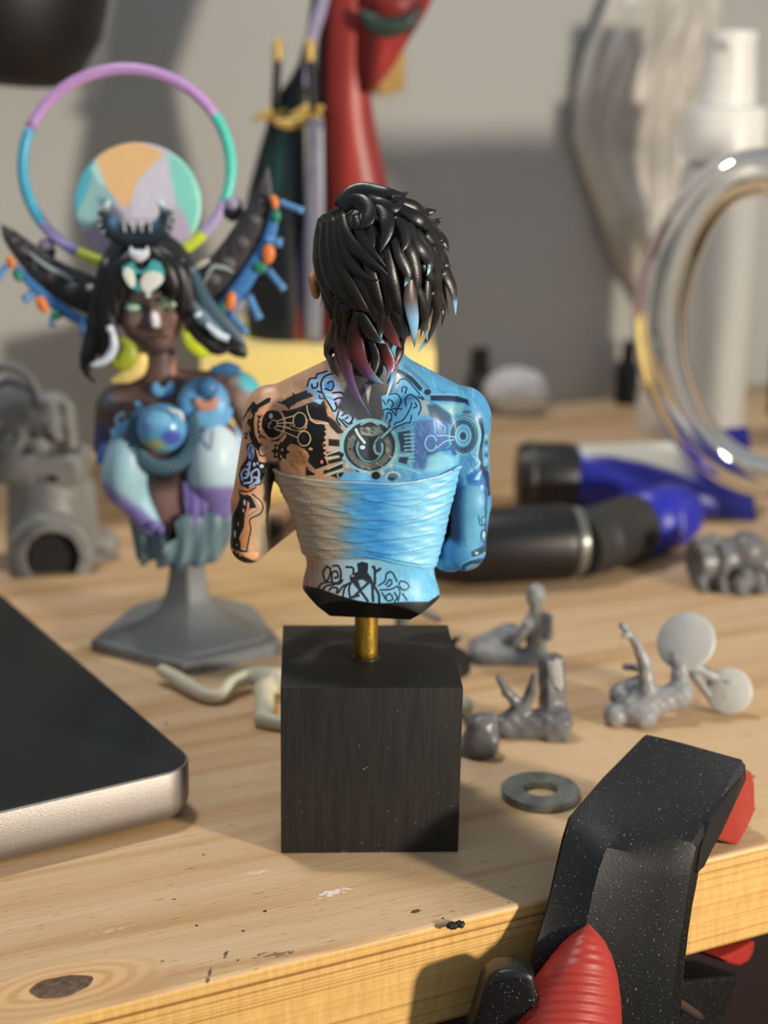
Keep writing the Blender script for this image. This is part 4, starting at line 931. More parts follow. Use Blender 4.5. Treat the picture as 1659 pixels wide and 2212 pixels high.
def f_wrap(P):
    x, z = P[:, 0], P[:, 2]
    d = f_torso(P)
    d = smin(d, s_ell(P, W(690, 925, -6.6), (4.2, 2.0, 5.0), rot((0, 1, 0), 20)), 2.2); d = smin(d, s_ell(P, W(905, 925, -6.6), (4.2, 2.0, 5.0), rot((0, 1, 0), -20)), 2.2)
    off = np.full(len(x), 0.30, np.float32)
    for i, (rx, rz) in enumerate(RID):
        s = z - np.interp(x, rx, rz); a = 1 - np.clip((np.abs(x - (rx[0] + rx[-1]) / 2) - (rx[-1] - rx[0]) / 2) / 1.0, 0, 1)
        off += a * (0.24 * np.exp(-np.clip(s, 0, 9) / 0.6) * (s > 0) * (1 - 0.0 * s) + 0.24 * np.exp(-(s / 0.16) ** 2) * (s <= 0))
    off += 0.03 * np.sin(x * 1.3 + z * 3.1) + 0.025 * np.sin(z * 5.3 - x * 0.7)
    tz = np.interp(x, *TOPL) - z; off += 0.16 * np.exp(-((tz - 0.25) / 0.25) ** 2)
    d = d - off
    d = smax(d, -tz, 0.12); d = smax(d, np.interp(x, *BOTL) - z, 0.12)
    return smax(d, -(f_torso(P) + 1.2), 0.1)
lo = W(570, 1290); hi = W(1020, 980); lo[1], hi[1] = YB - 12, YB + 13
wv, wf = nets(f_wrap, lo, hi, 0.3); wv, wf = split4(wv, wf, f_wrap)
def paint_wrap(Vw):
    px, py = to_px(Vw); r = np.random.default_rng(8)
    xs_ = [560, 660, 715, 745, 765, 790, 820, 850, 880, 930, 1000]
    cs = np.array([(168, 150, 128), (172, 156, 134), (168, 158, 140), (122, 150, 160), (80, 152, 200), (66, 150, 214), (56, 140, 208), (92, 172, 226), (126, 196, 236), (136, 204, 242), (112, 184, 234)], float)
    wob = px + 9 * np.sin(py * .11) + 5 * np.sin(py * .37 + 1)
    C = np.stack([np.interp(wob, xs_, cs[:, k]) for k in range(3)], 1)
    st_ = 0.5 * np.sin(py * 0.55 + px * .05) + 0.5 * np.sin(py * 1.3 - px * .02) * np.sin(px * .09)
    C = C * (1 + 0.06 * st_)[:, None]
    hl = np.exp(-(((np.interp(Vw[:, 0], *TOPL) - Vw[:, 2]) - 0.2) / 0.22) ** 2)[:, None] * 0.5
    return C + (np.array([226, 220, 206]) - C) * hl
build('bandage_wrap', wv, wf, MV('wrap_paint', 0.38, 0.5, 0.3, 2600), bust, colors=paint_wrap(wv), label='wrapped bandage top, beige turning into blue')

# ---- hair: a skull cap and separately sculpted locks
def hair_d(px, py):
    cxh = np.interp(py, [400, 700, 760, 900], [812, 820, 800, 800]); hw = np.interp(py, [395, 420, 470, 540, 620, 690, 730, 760, 800, 850, 950], [40, 75, 118, 138, 140, 132, 100, 88, 92, 130, 170])
    dep = np.interp(py, [395, 430, 480, 540, 600, 660, 700, 740, 780, 840, 900, 950], [1, -6.0, -9.0, -10.6, -10.8, -10.0, -8.8, -7.4, -7.2, -8.2, -9.3, -9.8])
    u = np.clip(np.abs(px - cxh) / hw, 0, 1.4)
    return dep * np.sqrt(np.clip(1 - np.minimum(u, 1) ** 2, 0.0, 1)) + np.clip(u - 1, 0, 1) * 4
HAIR = bust
cap_v, cap_f = nets(lambda P: smin(smin(s_ell(P, W(815, 572, 0.8), (9.6, 10.0, 10.6)), s_ell(P, W(818, 650, -1.0), (8.6, 8.4, 6.0)), 2), s_cap(P, W(800, 690, -3.2), W(795, 790, -4.2), 4.6, 2.6), 2.0), W(640, 900, -14) * np.array([1, 1, 1]) - np.array([0, 0, 0]), W(980, 380, 14), 0.5)
def f_cap(P):
    d = smin(smin(s_ell(P, W(815, 560, 0.8), (9.5, 10.0, 10.4)), s_ell(P, W(818, 650, -1.2), (8.8, 8.4, 6.5)), 2), s_cap(P, W(800, 690, -3.0), W(795, 790, -4.0), 4.6, 2.6), 2.0)
    d = smax(d, -s_ell(P, W(818, 640, 11.0), (6.6, 7.0, 7.6)), 1.0)         # the face stays open
    th = np.arctan2(P[:, 0] - W(815, 560)[0], -(P[:, 1] - YB)); return d + 0.16 * np.sin(th * 23 + P[:, 2] * 0.5)
lo, hi = W(650, 860), W(990, 380); lo[1], hi[1] = YB - 13, YB + 13
cap_v, cap_f = nets(f_cap, lo, hi, 0.4)
hair_m = MV('hair_paint', 0.36, 0.45, 0.15, 2500)
hair = build('hair', cap_v, cap_f, hair_m, bust, colors=np.tile((20, 20, 21), (len(cap_v), 1)), label='layered black hair with red, purple and blue tips')
TIP = {'k': [(0, (15, 15, 17)), (1, (20, 20, 22))], 'n': [(0, (15, 15, 17)), (.6, (26, 23, 23)), (1, (44, 34, 32))], 'b': [(0, (16, 16, 18)), (.6, (34, 28, 27)), (.76, (60, 66, 74)), (.8, (104, 158, 192)), (1, (146, 200, 228))], 'B': [(0, (24, 21, 20)), (.12, (66, 48, 42)), (.35, (88, 74, 72)), (.5, (112, 140, 164)), (.62, (130, 184, 220)), (.85, (134, 186, 218)), (1, (40, 40, 46))],
       'p': [(0, (15, 15, 17)), (.3, (34, 25, 26)), (.46, (104, 50, 50)), (.62, (122, 72, 92)), (.7, (146, 104, 156)), (.86, (158, 134, 180)), (1, (96, 138, 176))], 'r': [(0, (22, 20, 22)), (.25, (56, 30, 31)), (.45, (112, 48, 50)), (.62, (124, 70, 92)), (.74, (136, 96, 140)), (.8, (110, 140, 176)), (1, (122, 182, 212))], 'R': [(0, (20, 18, 20)), (.5, (62, 36, 36)), (.8, (116, 58, 56)), (1, (130, 98, 134))], 'c': [(0, (16, 16, 18)), (.7, (36, 36, 39)), (.84, (70, 90, 104)), (.88, (120, 178, 204)), (1, (120, 180, 200))],
       'l': [(0, (116, 100, 136)), (.4, (112, 142, 176)), (1, (146, 200, 228))]}
LK = [  # points in the zoomed hair view (x, y), width, tip colours, layer
    ([(460, 1040), (455, 1200), (400, 1370), (425, 1490), (480, 1570)], 110, 'k', 0), ([(720, 1280), (760, 1430), (735, 1600)], 70, 'n', 0), ([(800, 1250), (850, 1400), (880, 1500), (850, 1630)], 90, 'r', .1), ([(560, 1000), (500, 1180), (470, 1380), (520, 1560)], 90, 'n', .2),
    ([(900, 1480), (895, 1570), (842, 1740)], 42, 'l', .5), ([(965, 1260), (945, 1400), (900, 1520)], 60, 'R', .5),
    ([(530, 1000), (505, 1200), (520, 1400), (580, 1640), (725, 1875)], 120, 'p', .5), ([(640, 1060), (600, 1250), (640, 1440), (730, 1560), (825, 1620)], 125, 'r', .8), ([(840, 1000), (850, 1150), (900, 1270), (965, 1340)], 100, 'R', .5), ([(790, 950), (800, 1130), (805, 1275)], 70, 'c', .6), ([(640, 1060), (700, 1190), (760, 1265), (838, 1305)], 95, 'c', .9),
    ([(470, 960), (480, 1100), (500, 1260), (480, 1420)], 90, 'k', .3), ([(1000, 1000), (1000, 1150), (985, 1310)], 70, 'n', .3), ([(900, 1000), (930, 1120), (990, 1310)], 80, 'k', .6),
    ([(1240, 940), (1292, 1050), (1275, 1180)], 46, 'n', .2), ([(1200, 900), (1240, 1060), (1180, 1250), (1083, 1382)], 70, 'b', .4), ([(1170, 800), (1165, 950), (1140, 1120), (1110, 1260)], 75, 'n', .4), ([(1080, 850), (1135, 1000), (1150, 1150), (1165, 1290)], 80, 'b', .5), ([(1035, 790), (1030, 950), (1060, 1150), (1066, 1338)], 105, 'B', 1.0),
    ([(330, 780), (370, 950), (432, 1135)], 60, 'k', .2), ([(305, 430), (290, 620), (335, 830), (385, 1022)], 62, 'k', .2), ([(335, 330), (305, 560), (340, 800), (400, 940), (442, 1045)], 95, 'k', .4), ([(380, 320), (360, 560), (420, 820), (560, 980), (690, 1060)], 110, 'n', .5),
    ([(560, 560), (620, 760), (690, 960), (770, 1110), (800, 1200)], 100, 'n', .4), ([(700, 600), (720, 800), (780, 1000), (835, 1160)], 105, 'k', .4), ([(800, 600), (850, 800), (870, 1000), (810, 1200)], 90, 'k', .3), ([(850, 540), (885, 800), (930, 1000), (975, 1180)], 95, 'k', .5),
    ([(420, 310), (430, 560), (520, 800), (640, 990), (720, 1070)], 120, 'n', .9), ([(470, 290), (480, 500), (560, 680), (680, 790), (800, 815)], 90, 'k', .9), ([(500, 280), (530, 460), (640, 600), (760, 700), (868, 778)], 90, 'k', 1.0), ([(600, 300), (650, 470), (740, 600), (850, 715)], 75, 'k', .9),
    ([(960, 470), (1040, 600), (1085, 800), (1065, 1000)], 95, 'n', .6), ([(900, 480), (960, 650), (1015, 770), (985, 865)], 85, 'c', .9), ([(1020, 370), (1110, 560), (1185, 670), (1163, 778)], 100, 'c', .9), ([(1080, 420), (1180, 600), (1240, 760), (1235, 900)], 100, 'n', .6), ([(1130, 680), (1200, 800), (1250, 900), (1295, 1000)], 90, 'k', .5),
    ([(1200, 540), (1290, 720), (1370, 900), (1386, 1085)], 105, 'b', .8), ([(1150, 440), (1260, 580), (1310, 690), (1350, 700)], 95, 'k', .8), ([(1090, 350), (1220, 440), (1300, 520), (1330, 588)], 95, 'k', .8), ([(1040, 280), (1170, 400), (1275, 428)], 70, 'k', .7),
    ([(940, 240), (1090, 330), (1200, 375), (1282, 325)], 105, 'k', .8), ([(880, 180), (1040, 225), (1160, 280), (1240, 264)], 80, 'k', .8), ([(900, 330), (980, 400), (1000, 520), (960, 600)], 90, 'k', .8), ([(760, 220), (840, 320), (850, 450), (788, 612)], 105, 'k', 1.1), ([(690, 330), (720, 450), (720, 560), (690, 600)], 70, 'k', .8),
    ([(700, 160), (820, 220), (920, 250), (1005, 150)], 90, 'k', 1.0), ([(470, 240), (590, 115), (780, 130), (930, 150), (1028, 120)], 115, 'k', 1.1), ([(500, 270), (600, 190), (705, 260), (690, 370), (578, 412)], 115, 'k', 1.1), ([(380, 330), (440, 290), (520, 260)], 60, 'k', .6), ([(350, 420), (345, 340), (420, 290)], 60, 'k', .5)]
hk = lambda x, y: (600 + x / 3.607, 380 + y / 3.607)
def add_lock(P3, wd, tip, nrm, flat=0.42, steps=18):
    n = len(P3); s = np.linspace(0, 1, 9); prof = np.where(s < .35, .62 + .38 * s / .35, (1 - (np.maximum(s - .35, 0) / .65) ** 1.9)); prof[-1] = 0.02
    v, f = tube(P3, wd / 2 * prof, 12, steps, nrm, flat * .82, 'lens')
    tt = np.repeat(np.linspace(0, 1, steps), 12); stp = TIP[tip]
    C = np.stack([np.interp(tt, [q[0] for q in stp], [q[1][k] for q in stp]) for k in range(3)], 1)
    if tip in 'bBrpc':
        e = np.tile(np.abs(np.cos(np.linspace(0, 2 * np.pi, 12, endpoint=False))), steps); C = C + (np.array([26, 25, 26]) - C) * (0.45 * np.clip((e - .8) / .2, 0, 1))[:, None]
    return build('hair_lock', v, f, hair_m, hair, colors=C)
for i, (pts, wd, tip, ly) in enumerate(LK):
    pp = [hk(*p) for p in catmull(np.array(pts, float), 7)]
    n = len(pp); P3 = []
    for k, (x, y) in enumerate(pp):
        t = k / (n - 1); P3.append(W(x, y, float(hair_d(x, y)) - (0.1 + 0.55 * ly + 0.9 * math.sin(min(1, t * 1.2) * math.pi * .5) * (0.4 + 0.4 * ly))))
    mx, my = pp[n // 2]
    nr = np.array([(mx - 815) / 150.0, -1.0, -(my - 590) / 320.0 * 0.8]); nr /= np.linalg.norm(nr)
    add_lock(P3, wd / 3.607 * 0.078 * 1.12, tip, nr)
r = np.random.default_rng(12)
for i in range(26):      # locks of the far side, framing the face
    a = math.radians(-150 + 300 * i / 25 + r.uniform(-5, 5)); c0 = W(815, 560, 0.8)
    if abs(a) > math.radians(152) or math.radians(-150) < a < math.radians(-62): continue
    dr = np.array([math.sin(a), math.cos(a), 0]); ln = 10 if abs(a) < .6 else 14
    P3 = [c0 + dr * 5 + np.array([0, 0, 9.3]), c0 + dr * 9.4 + np.array([0, 0, 4.5]), c0 + dr * 10.4 + np.array([0, 0, -1]), c0 + dr * (10.3 + r.uniform(0, .8)) + np.array([r.uniform(-1, 1), 0, 5 - ln])]
    add_lock(P3, r.uniform(2.6, 3.8), 'b' if i % 4 == 0 and abs(a) < .9 else 'k', dr, 0.4, 12)

# ================================================================== WINGED BUST WITH HALO ON THE GREY PEDESTAL
YG = 350.0
def G(px, py, dy=0.0): return at_y(px, py, YG + dy)
god = thing('winged_bust', 'winged painted bust with halo ring and moon disc on a grey pedestal', 'figurine', (float(G(410, 1385)[0]), YG, 0))
# pedestal: angular foot flaring into a slim square column
foot = [at_z(197, 1406), at_z(228, 1417), at_z(395, 1457), at_z(428, 1457), at_z(590, 1417), at_z(606, 1405), at_z(548, 1332), at_z(470, 1312), at_z(350, 1312), at_z(285, 1332)]
ped_m = M('grey_resin_matte', (112, 115, 119), 0.5, var=0.05, sss=0.0)
fc = np.mean(foot, 0); colc = G(407, 1300); colc[2] = 0
def ring_at(k, z, tow): return [colc * tow + fc * (1 - tow) + (p - fc) * k + np.array([0, 0, z]) for p in foot]
V = []
zc = lambda py: float(G(405, py)[2])
prof = [(1.0, 0.0, 0), (1.0, 2.4, 0), (.97, 2.9, 0), (.86, 3.1, 0), (.83, 3.6, .1), (.60, 4.6, .4), (.42, 6.2, .7), (.30, 8.6, .9), (.225, 12, 1), (.19, 16, 1), (.185, 20, 1), (.20, 24, 1), (.24, 27.5, 1), (.30, 30, 1), (.34, 31.5, 1)]
for k, z, t in prof: V += ring_at(k, z, t)
o = build('pedestal', np.array(V), ringfaces(len(prof), len(foot)), ped_m, god, label='plain grey resin pedestal'); sharp(o, 25)

SKN = np.array((98, 76, 73), float)
def f_fig(P):
    d = s_cap(P, G(345, 850, 0.5), G(342, 770, 0), 4.2, 3.7)
    d = smin(d, s_ell(P, G(375, 900, 1), (12.5, 7.0, 8.5)), 3.0)
    d = smin(d, s_cap(P, G(345, 828, 0), G(258, 868, 0), 2.6, 3.6), 2.5); d = smin(d, s_cap(P, G(360, 826, 0), G(512, 838, 0), 2.6, 3.8), 2.5)
    d = smin(d, s_cap(P, G(246, 880, 0), G(232, 965, 0), 4.0, 3.1), 1.5); d = smin(d, s_cap(P, G(525, 852, 0), G(548, 930, 0), 4.0, 3.2), 1.5)
    d = smin(d, s_cap(P, G(375, 950, 0), G(382, 1150, 0), 10.0, 7.0), 3.5)
    d = smin(d, s_ell(P, G(300, 960, -6), (6, 5, 6)), 2.5); d = smin(d, s_ell(P, G(455, 955, -6), (6, 5, 6)), 2.5)
    d = smax(d, -s_cap(P, G(300, 838, -5.3), G(345, 838, -5.5), .4, .4), 1.0)
    # head: skull, jaw, chin
    h = s_ell(P, G(322, 632, 0), (7.4, 8.6, 8.6)); h = smin(h, s_ell(P, G(328, 690, -2.6), (6.5, 5.6, 6.2)), 2.0); h = smin(h, s_ell(P, G(341, 741, -5.4), (2.9, 2.9, 2.4)), 2.6)
    h = smin(h, s_ell(P, G(292, 690, -6.4), (2.2, 1.8, 1.9)), 1.8); h = smin(h, s_ell(P, G(372, 684, -5.6), (2.0, 1.8, 1.9)), 1.8)                       # cheekbones
    h = smax(h, -s_ell(P, G(288, 661, -8.8), (2.2, 1.3, 1.1)), 1.2); h = smax(h, -s_ell(P, G(365, 655, -8.2), (2.2, 1.3, 1.1)), 1.2)                   # eye sockets
    h = smin(h, s_ell(P, G(288, 663, -7.0), (1.9, 1.3, 0.85)), 0.3); h = smin(h, s_ell(P, G(365, 657, -6.6), (1.9, 1.3, 0.85)), 0.3)
    h = smin(h, s_cap(P, G(285, 645, -8.1), G(312, 652, -8.7), .4, .5), .9); h = smin(h, s_cap(P, G(345, 648, -8.5), G(382, 638, -6.8), .5, .4), .9)        # brows
    n = s_cap(P, G(325, 650, -8.4), G(336, 700, -10.0), .65, 1.0); n = smin(n, s_ell(P, G(338, 705, -10.0), (1.5, 1.3, 1.1)), .6)
    n = smin(n, s_ell(P, G(327, 710, -8.9), (.8, .9, .7)), .4); n = smin(n, s_ell(P, G(350, 708, -8.7), (.8, .9, .7)), .4); h = smin(h, n, .9)
    h = smin(h, s_ell(P, G(344, 727, -8.1), (2.3, .9, .5), rot((0, 1, 0), -4)), .35); h = smin(h, s_ell(P, G(345, 735, -7.9), (1.9, .95, .6), rot((0, 1, 0), -4)), .35)
    h = smax(h, -s_cap(P, G(323, 731, -8.9), G(366, 729, -8.4), .14, .14), .25)
    return smin(d, h, 1.2)
lo, hi = G(205, 1215, 0), G(575, 530, 0); lo[1], hi[1] = YG - 14, YG + 12
gv, gf = nets(f_fig, lo, hi, 0.42); gv, gf = split4(gv, gf, f_fig)
def paint_fig(Vw):
    px, py = to_px(Vw); C = np.tile(SKN, (len(Vw), 1))
    f = Vw[:, 1] < YG
    def blob(cx, cy, rx, ry, c, a=1.0, s=.35, ang=0):
        nonlocal C
        ca, sa = math.cos(math.radians(ang)), math.sin(math.radians(ang)); dx, dy_ = px - cx, py - cy
        q = np.hypot((dx * ca + dy_ * sa) / rx, (-dx * sa + dy_ * ca) / ry); w_ = (np.clip((1 + s - q) / (2 * s), 0, 1) * a * f)[:, None]; C = C + (np.array(c, float) - C) * w_
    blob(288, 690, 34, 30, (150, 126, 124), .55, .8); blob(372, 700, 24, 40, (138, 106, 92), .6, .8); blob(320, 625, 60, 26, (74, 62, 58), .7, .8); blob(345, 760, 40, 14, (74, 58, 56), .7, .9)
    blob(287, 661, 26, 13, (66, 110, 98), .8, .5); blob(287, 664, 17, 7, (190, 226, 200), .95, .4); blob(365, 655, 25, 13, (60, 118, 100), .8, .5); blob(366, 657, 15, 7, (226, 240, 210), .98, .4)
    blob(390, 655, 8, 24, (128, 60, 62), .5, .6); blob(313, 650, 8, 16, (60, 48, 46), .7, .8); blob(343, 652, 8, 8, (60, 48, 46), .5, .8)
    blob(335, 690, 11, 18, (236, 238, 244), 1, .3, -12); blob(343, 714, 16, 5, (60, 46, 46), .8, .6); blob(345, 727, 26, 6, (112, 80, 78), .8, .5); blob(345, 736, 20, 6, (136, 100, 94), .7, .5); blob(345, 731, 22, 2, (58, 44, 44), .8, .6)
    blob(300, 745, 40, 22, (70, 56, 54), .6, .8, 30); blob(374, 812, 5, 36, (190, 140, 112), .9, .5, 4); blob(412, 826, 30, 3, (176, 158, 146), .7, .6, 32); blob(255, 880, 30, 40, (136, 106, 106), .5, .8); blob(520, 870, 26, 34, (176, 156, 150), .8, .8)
    blob(228, 860, 18, 18, (92, 122, 134), .8, .5); blob(540, 822, 30, 24, (86, 196, 214), .9, .25, 30); blob(508, 822, 12, 10, (190, 178, 172), .6, .5); blob(355, 1075, 26, 60, (150, 118, 118), .8, .6); blob(355, 1020, 40, 30, (28, 22, 24), .9, .6)
    blob(205, 940, 26, 24, (62, 78, 130), .9, .3)
    return C
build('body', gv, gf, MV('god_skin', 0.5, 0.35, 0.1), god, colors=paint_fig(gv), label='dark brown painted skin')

# hair
gh_m = MV('god_hair', 0.4, 0.4, 0.1)
def f_gh(P):
    d = s_ell(P, G(318, 610, 1.5), (10.8, 10.0, 11.2)); d = smin(d, s_cap(P, G(228, 640, 1.5), G(212, 745, -0.5), 2.5, 2.2), 1.5); d = smin(d, s_cap(P, G(405, 640, 1.5), G(440, 735, 0), 2.6, 2.3), 1.5)
    d = smax(d, -s_ell(P, G(327, 715, -7), (7.0, 8.5, 10.4)), .8); d = smax(d, -s_cap(P, G(340, 740, 0), G(350, 860, 0), 7.2, 8), .8)
    th = np.arctan2(P[:, 0] - G(318, 600)[0], -(P[:, 1] - YG)); return d + 0.15 * np.sin(th * 26)
lo, hi = G(185, 790, 0), G(470, 490, 0); lo[1], hi[1] = YG - 12, YG + 14
hv, hf = nets(f_gh, lo, hi, 0.4)
px, py = to_px(hv); C = np.tile((30, 30, 32.), (len(hv), 1)); sd_ = np.clip((np.abs(px - 318) - 70) / 30, 0, 1)[:, None] * np.clip((py - 490) / 80, 0, 1)[:, None] * .7; C = C + (np.array((64, 86, 104)) - C) * sd_
ghair = build('hair', hv, hf, gh_m, god, colors=C, label='black bobbed hair with blue grey edges')
GL = [([(236, 560), (215, 640), (205, 720), (186, 790), (206, 828)], 44, -6, 'd'), ([(250, 570), (232, 660), (232, 740), (215, 790)], 40, -7, 'd'), ([(228, 590), (206, 690), (192, 760), (188, 810)], 34, -4, 'g'),
      ([(400, 570), (425, 650), (470, 720), (520, 760), (528, 775)], 46, -6, 'd'), ([(410, 580), (448, 660), (500, 715), (533, 750)], 36, -7.5, 'g'), ([(392, 560), (404, 640), (430, 720), (470, 755), (500, 752)], 40, -7, 'd'), ([(415, 640), (440, 690), (485, 720)], 30, -8.5, 'b'),
      ([(300, 545), (262, 580), (246, 640), (252, 700)], 40, -10.2, 'd'), ([(310, 540), (282, 570), (262, 620), (258, 650)], 36, -10.8, 'd'), ([(300, 540), (300, 590), (320, 632)], 40, -11.2, 'd'), ([(330, 540), (370, 570), (392, 620), (396, 680)], 42, -10.2, 'd'), ([(320, 540), (350, 570), (372, 616), (376, 640)], 38, -10.8, 'd'), ([(345, 545), (385, 580), (404, 650), (402, 720)], 36, -8, 'd')]
for pts, wd, dy, c in GL:
    P3 = [G(x, y, dy + (2.5 if i == 0 else 0)) for i, (x, y) in enumerate(pts)]; s = np.linspace(0, 1, 8); pr = np.where(s < .4, .7 + .3 * s / .4, 1 - (np.maximum(s - .4, 0) / .6) ** 2 * .96)
    v, f = tube(P3, wd / 2 * .1 * pr, 10, 14, (0, -1, 0.1), .45, 'lens'); cc = {'d': (28, 28, 30), 'g': (70, 92, 108), 'b': (108, 132, 150)}[c]
    build('hair_lock', v, f, gh_m, ghair, colors=np.tile(cc, (len(v), 1)))
wm = M('ice_white', (206, 218, 232), 0.4)
for P, rr in (([(242, 712), (246, 750), (228, 778), (196, 790)], 1.0), ([(446, 700), (470, 722), (494, 732)], .85), ([(425, 676), (429, 684)], .9), ([(236, 704), (240, 716)], .8)):
    v, f = tube([G(x, y, -9.6) for x, y in P], [rr * .6, rr, rr * .9, rr * .4][:len(P)] if len(P) > 2 else [rr, rr], 10, 12); build('hair_bead', v, f, wm, god, label='pale hair ornament')

# halo ring in painted segments
hc = G(274, 361, 7.0); ux = np.array([1.0, 0, 0]); uz = np.array([0, 0.20, 0.98]); 
RX = np.linalg.norm(G(499, 361, 7) - hc); RZ = np.linalg.norm(G(274, 145, 7) - hc)
segs = [(-20, 33, (92, 208, 192)), (33, 158, (190, 148, 206)), (158, 216, (74, 170, 204)), (216, 242, (152, 144, 200)), (242, 262, (206, 220, 70)), (262, 303, (206, 220, 70)), (303, 318, (200, 216, 70)), (318, 340, (176, 160, 206))]
for a0, a1, cc in segs:
    t = np.radians(np.linspace(a0, a1, 24)); P = np.array([hc + ux * RX * math.cos(q) + uz * RZ * math.sin(q) for q in t])
    v, f = tube(P, [1.22], 14, 24, nrm=(0, 1, 0)); build('halo_segment', v, f, M('halo_%d_%d_%d' % cc, cc, 0.35, var=.06), god)
# moon disc
dcen = G(298, 442, 6.0); RD = np.linalg.norm(G(434, 442, 6) - dcen); RDz = RD * 0.97
V, Fc, = [], []
nr_, na_ = 46, 120
for s_, dyy in ((0, -1.0), (1, 1.0)):
    for i in range(nr_ + 1):
        r_ = RD * (1e-3 + i / nr_)
        for j in range(na_):
            t = 2 * math.pi * j / na_; V.append(dcen + ux * r_ * math.cos(t) + uz * RDz / RD * r_ * math.sin(t) + np.array([0, dyy * (1 - 0.35 * (i == nr_)), 0]))
n1 = (nr_ + 1) * na_
f1 = ringfaces(nr_ + 1, na_, True, True, False); f2 = [tuple(reversed(q)) for q in ringfaces(nr_ + 1, na_, True, True, False, n1)]
ed = [(nr_ * na_ + j, nr_ * na_ + (j + 1) % na_, n1 + nr_ * na_ + (j + 1) % na_, n1 + nr_ * na_ + j) for j in range(na_)]
V = np.array(V); px, py = to_px(V)
cd = Canvas(150, 300, 450, 600, 2); cd.frame(0, 100, 2.4397)
cd.I[:] = (190, 186, 204)
cd.poly([(380, 500), (500, 560), (500, 700), (440, 900), (400, 900)], (70, 166, 190)); cd.poly([(470, 560), (520, 620), (540, 720), (480, 760), (440, 900), (400, 1000), (380, 760)], (84, 178, 196), 4); cd.poly([(500, 600), (540, 680), (600, 780), (580, 900), (440, 960), (400, 900), (470, 740)], (146, 190, 192), 4)
cd.poly([(505, 600), (560, 520), (700, 490), (870, 560), (780, 650), (720, 710), (690, 830), (650, 850), (560, 740)], (232, 190, 136), 2); cd.poly([(480, 640), (505, 600), (560, 740), (520, 720)], (180, 222, 222), 2)
cd.poly([(870, 560), (900, 600), (940, 780), (900, 900), (700, 900), (690, 820), (720, 720), (780, 650)], (206, 204, 220), 3); cd.poly([(880, 560), (1000, 600), (1090, 800), (1050, 1000), (1000, 960), (930, 820), (905, 700)], (136, 216, 204), 3); cd.poly([(1000, 700), (1090, 800), (1060, 980), (1010, 1000), (1040, 850)], (160, 232, 216), 3)
cd.poly([(430, 980), (560, 900), (640, 1100), (480, 1100)], (160, 148, 168), 5); cd.poly([(860, 900), (960, 860), (1010, 980), (960, 1090), (860, 1000)], (188, 176, 200), 5)
build('moon_disc', V, f1 + f2 + ed, MV('disc_paint', 0.5, 0.3, 0.05), god, colors=cd.sample(px, py), label='round disc painted in patches of orange, lilac and mint')

# horned crown with bristling spikes
ck = MV('crown_paint', 0.4, .4, .1)
cp = [(236, 432), (226, 462), (240, 492), (268, 508), (294, 512), (322, 508), (350, 492), (358, 462), (340, 430)]
v, f = tube([G(x, y, -5.5) for x, y in cp], [.15, 1.5, 2.2, 2.4, 2.2, 2.4, 2.2, 1.5, .15], 14, 44, nrm=(0, -1, 0), flat=.8)
px, py = to_px(v); C = np.tile((36, 46, 56.), (len(v), 1)); w_ = np.clip((462 - py) / 22, 0, 1)[:, None]; C = C + (np.array((206, 224, 232)) - C) * w_; q = (np.exp(-((px - 246) / 9) ** 2 - ((py - 478) / 16) ** 2) + np.exp(-((px - 334) / 10) ** 2 - ((py - 472) / 18) ** 2))[:, None]; C = C + (np.array((70, 130, 170)) - C) * np.clip(q, 0, 1)
crown = build('crown', v, f, ck, god, colors=C, label='dark crescent crown with pale horn tips')
sm_ = M('spike_white', (196, 208, 216), .4); sk_ = M('spike_black', (26, 32, 38), .4)
for k in range(11):
    for sgn in (-1, 1):
        a = math.radians(95 - 13 * k); cxp, cyp = (242, 470) if sgn < 0 else (344, 468)
        x0, y0 = cxp + sgn * 12 * math.cos(a * .7), cyp + 14 * math.sin(-a) * -1; x1, y1 = cxp + sgn * 34 * math.cos(a * .6), cyp + 36 * math.sin(-a) * -1
        v, f = tube([G(x0, y0, -5.5), G(x1, y1, -6.5 - (k % 2))], [.38, .05], 6, 3); build('spike', v, f, sm_ if k % 3 else sk_, crown)
for k in range(7):
    v, f = tube([G(270 + 9 * k, 500, -7.2), G(266 + 10 * k, 478 - 4 * (k % 2), -8)], [.4, .05], 6, 3); build('spike', v, f, sk_ if k % 2 else sm_, crown)
# tiara: crescent on the fringe, moth shield on the brow
pm_ = lambda pts, dy: [G(x, y, dy) for x, y in pts]
v, f = tube(pm_([(282, 532), (286, 546), (300, 553), (314, 547), (319, 532)], -11.3), [.1, .9, 1.35, .9, .1], 12, 22, nrm=(0, -1, 0), flat=.7); build('brow_crescent', v, f, M('crescent_silver', (206, 210, 226), .35), god, label='silver crescent on the fringe')
TE = M('teal_paint', (70, 166, 172), .4)
gx4 = lambda P: [(200 + x / 4.608, 540 + y / 4.608) for x, y in P]
sh = pm_(gx4([(290, 170), (400, 110), (430, 170), (480, 205), (540, 180), (590, 90), (680, 130), (720, 220), (710, 300), (640, 390), (560, 420), (500, 420), (400, 380), (320, 290)]), -11.2)
v, f = prism(sh, (0, -0.8, 0)); shield = build('brow_shield', v, f, TE, god, label='teal brow shield with two white ovals', smooth=False); bevel(shield, .2)
IW = M('pearl_white', (228, 232, 224), .4)
for pts in (gx4([(310, 190), (350, 168), (400, 200), (425, 280), (420, 360), (390, 380), (340, 320), (305, 240)]), gx4([(480, 290), (520, 230), (600, 205), (680, 230), (712, 290), (680, 340), (610, 390), (570, 430), (520, 420), (480, 360)]), gx4([(535, 410), (570, 410), (565, 440), (590, 455), (550, 478), (525, 450), (545, 438)])):
    v, f = prism(pm_(pts, -12.0), (0, -0.5, 0)); bevel(build('white_oval', v, f, IW, shield, smooth=False), .15)

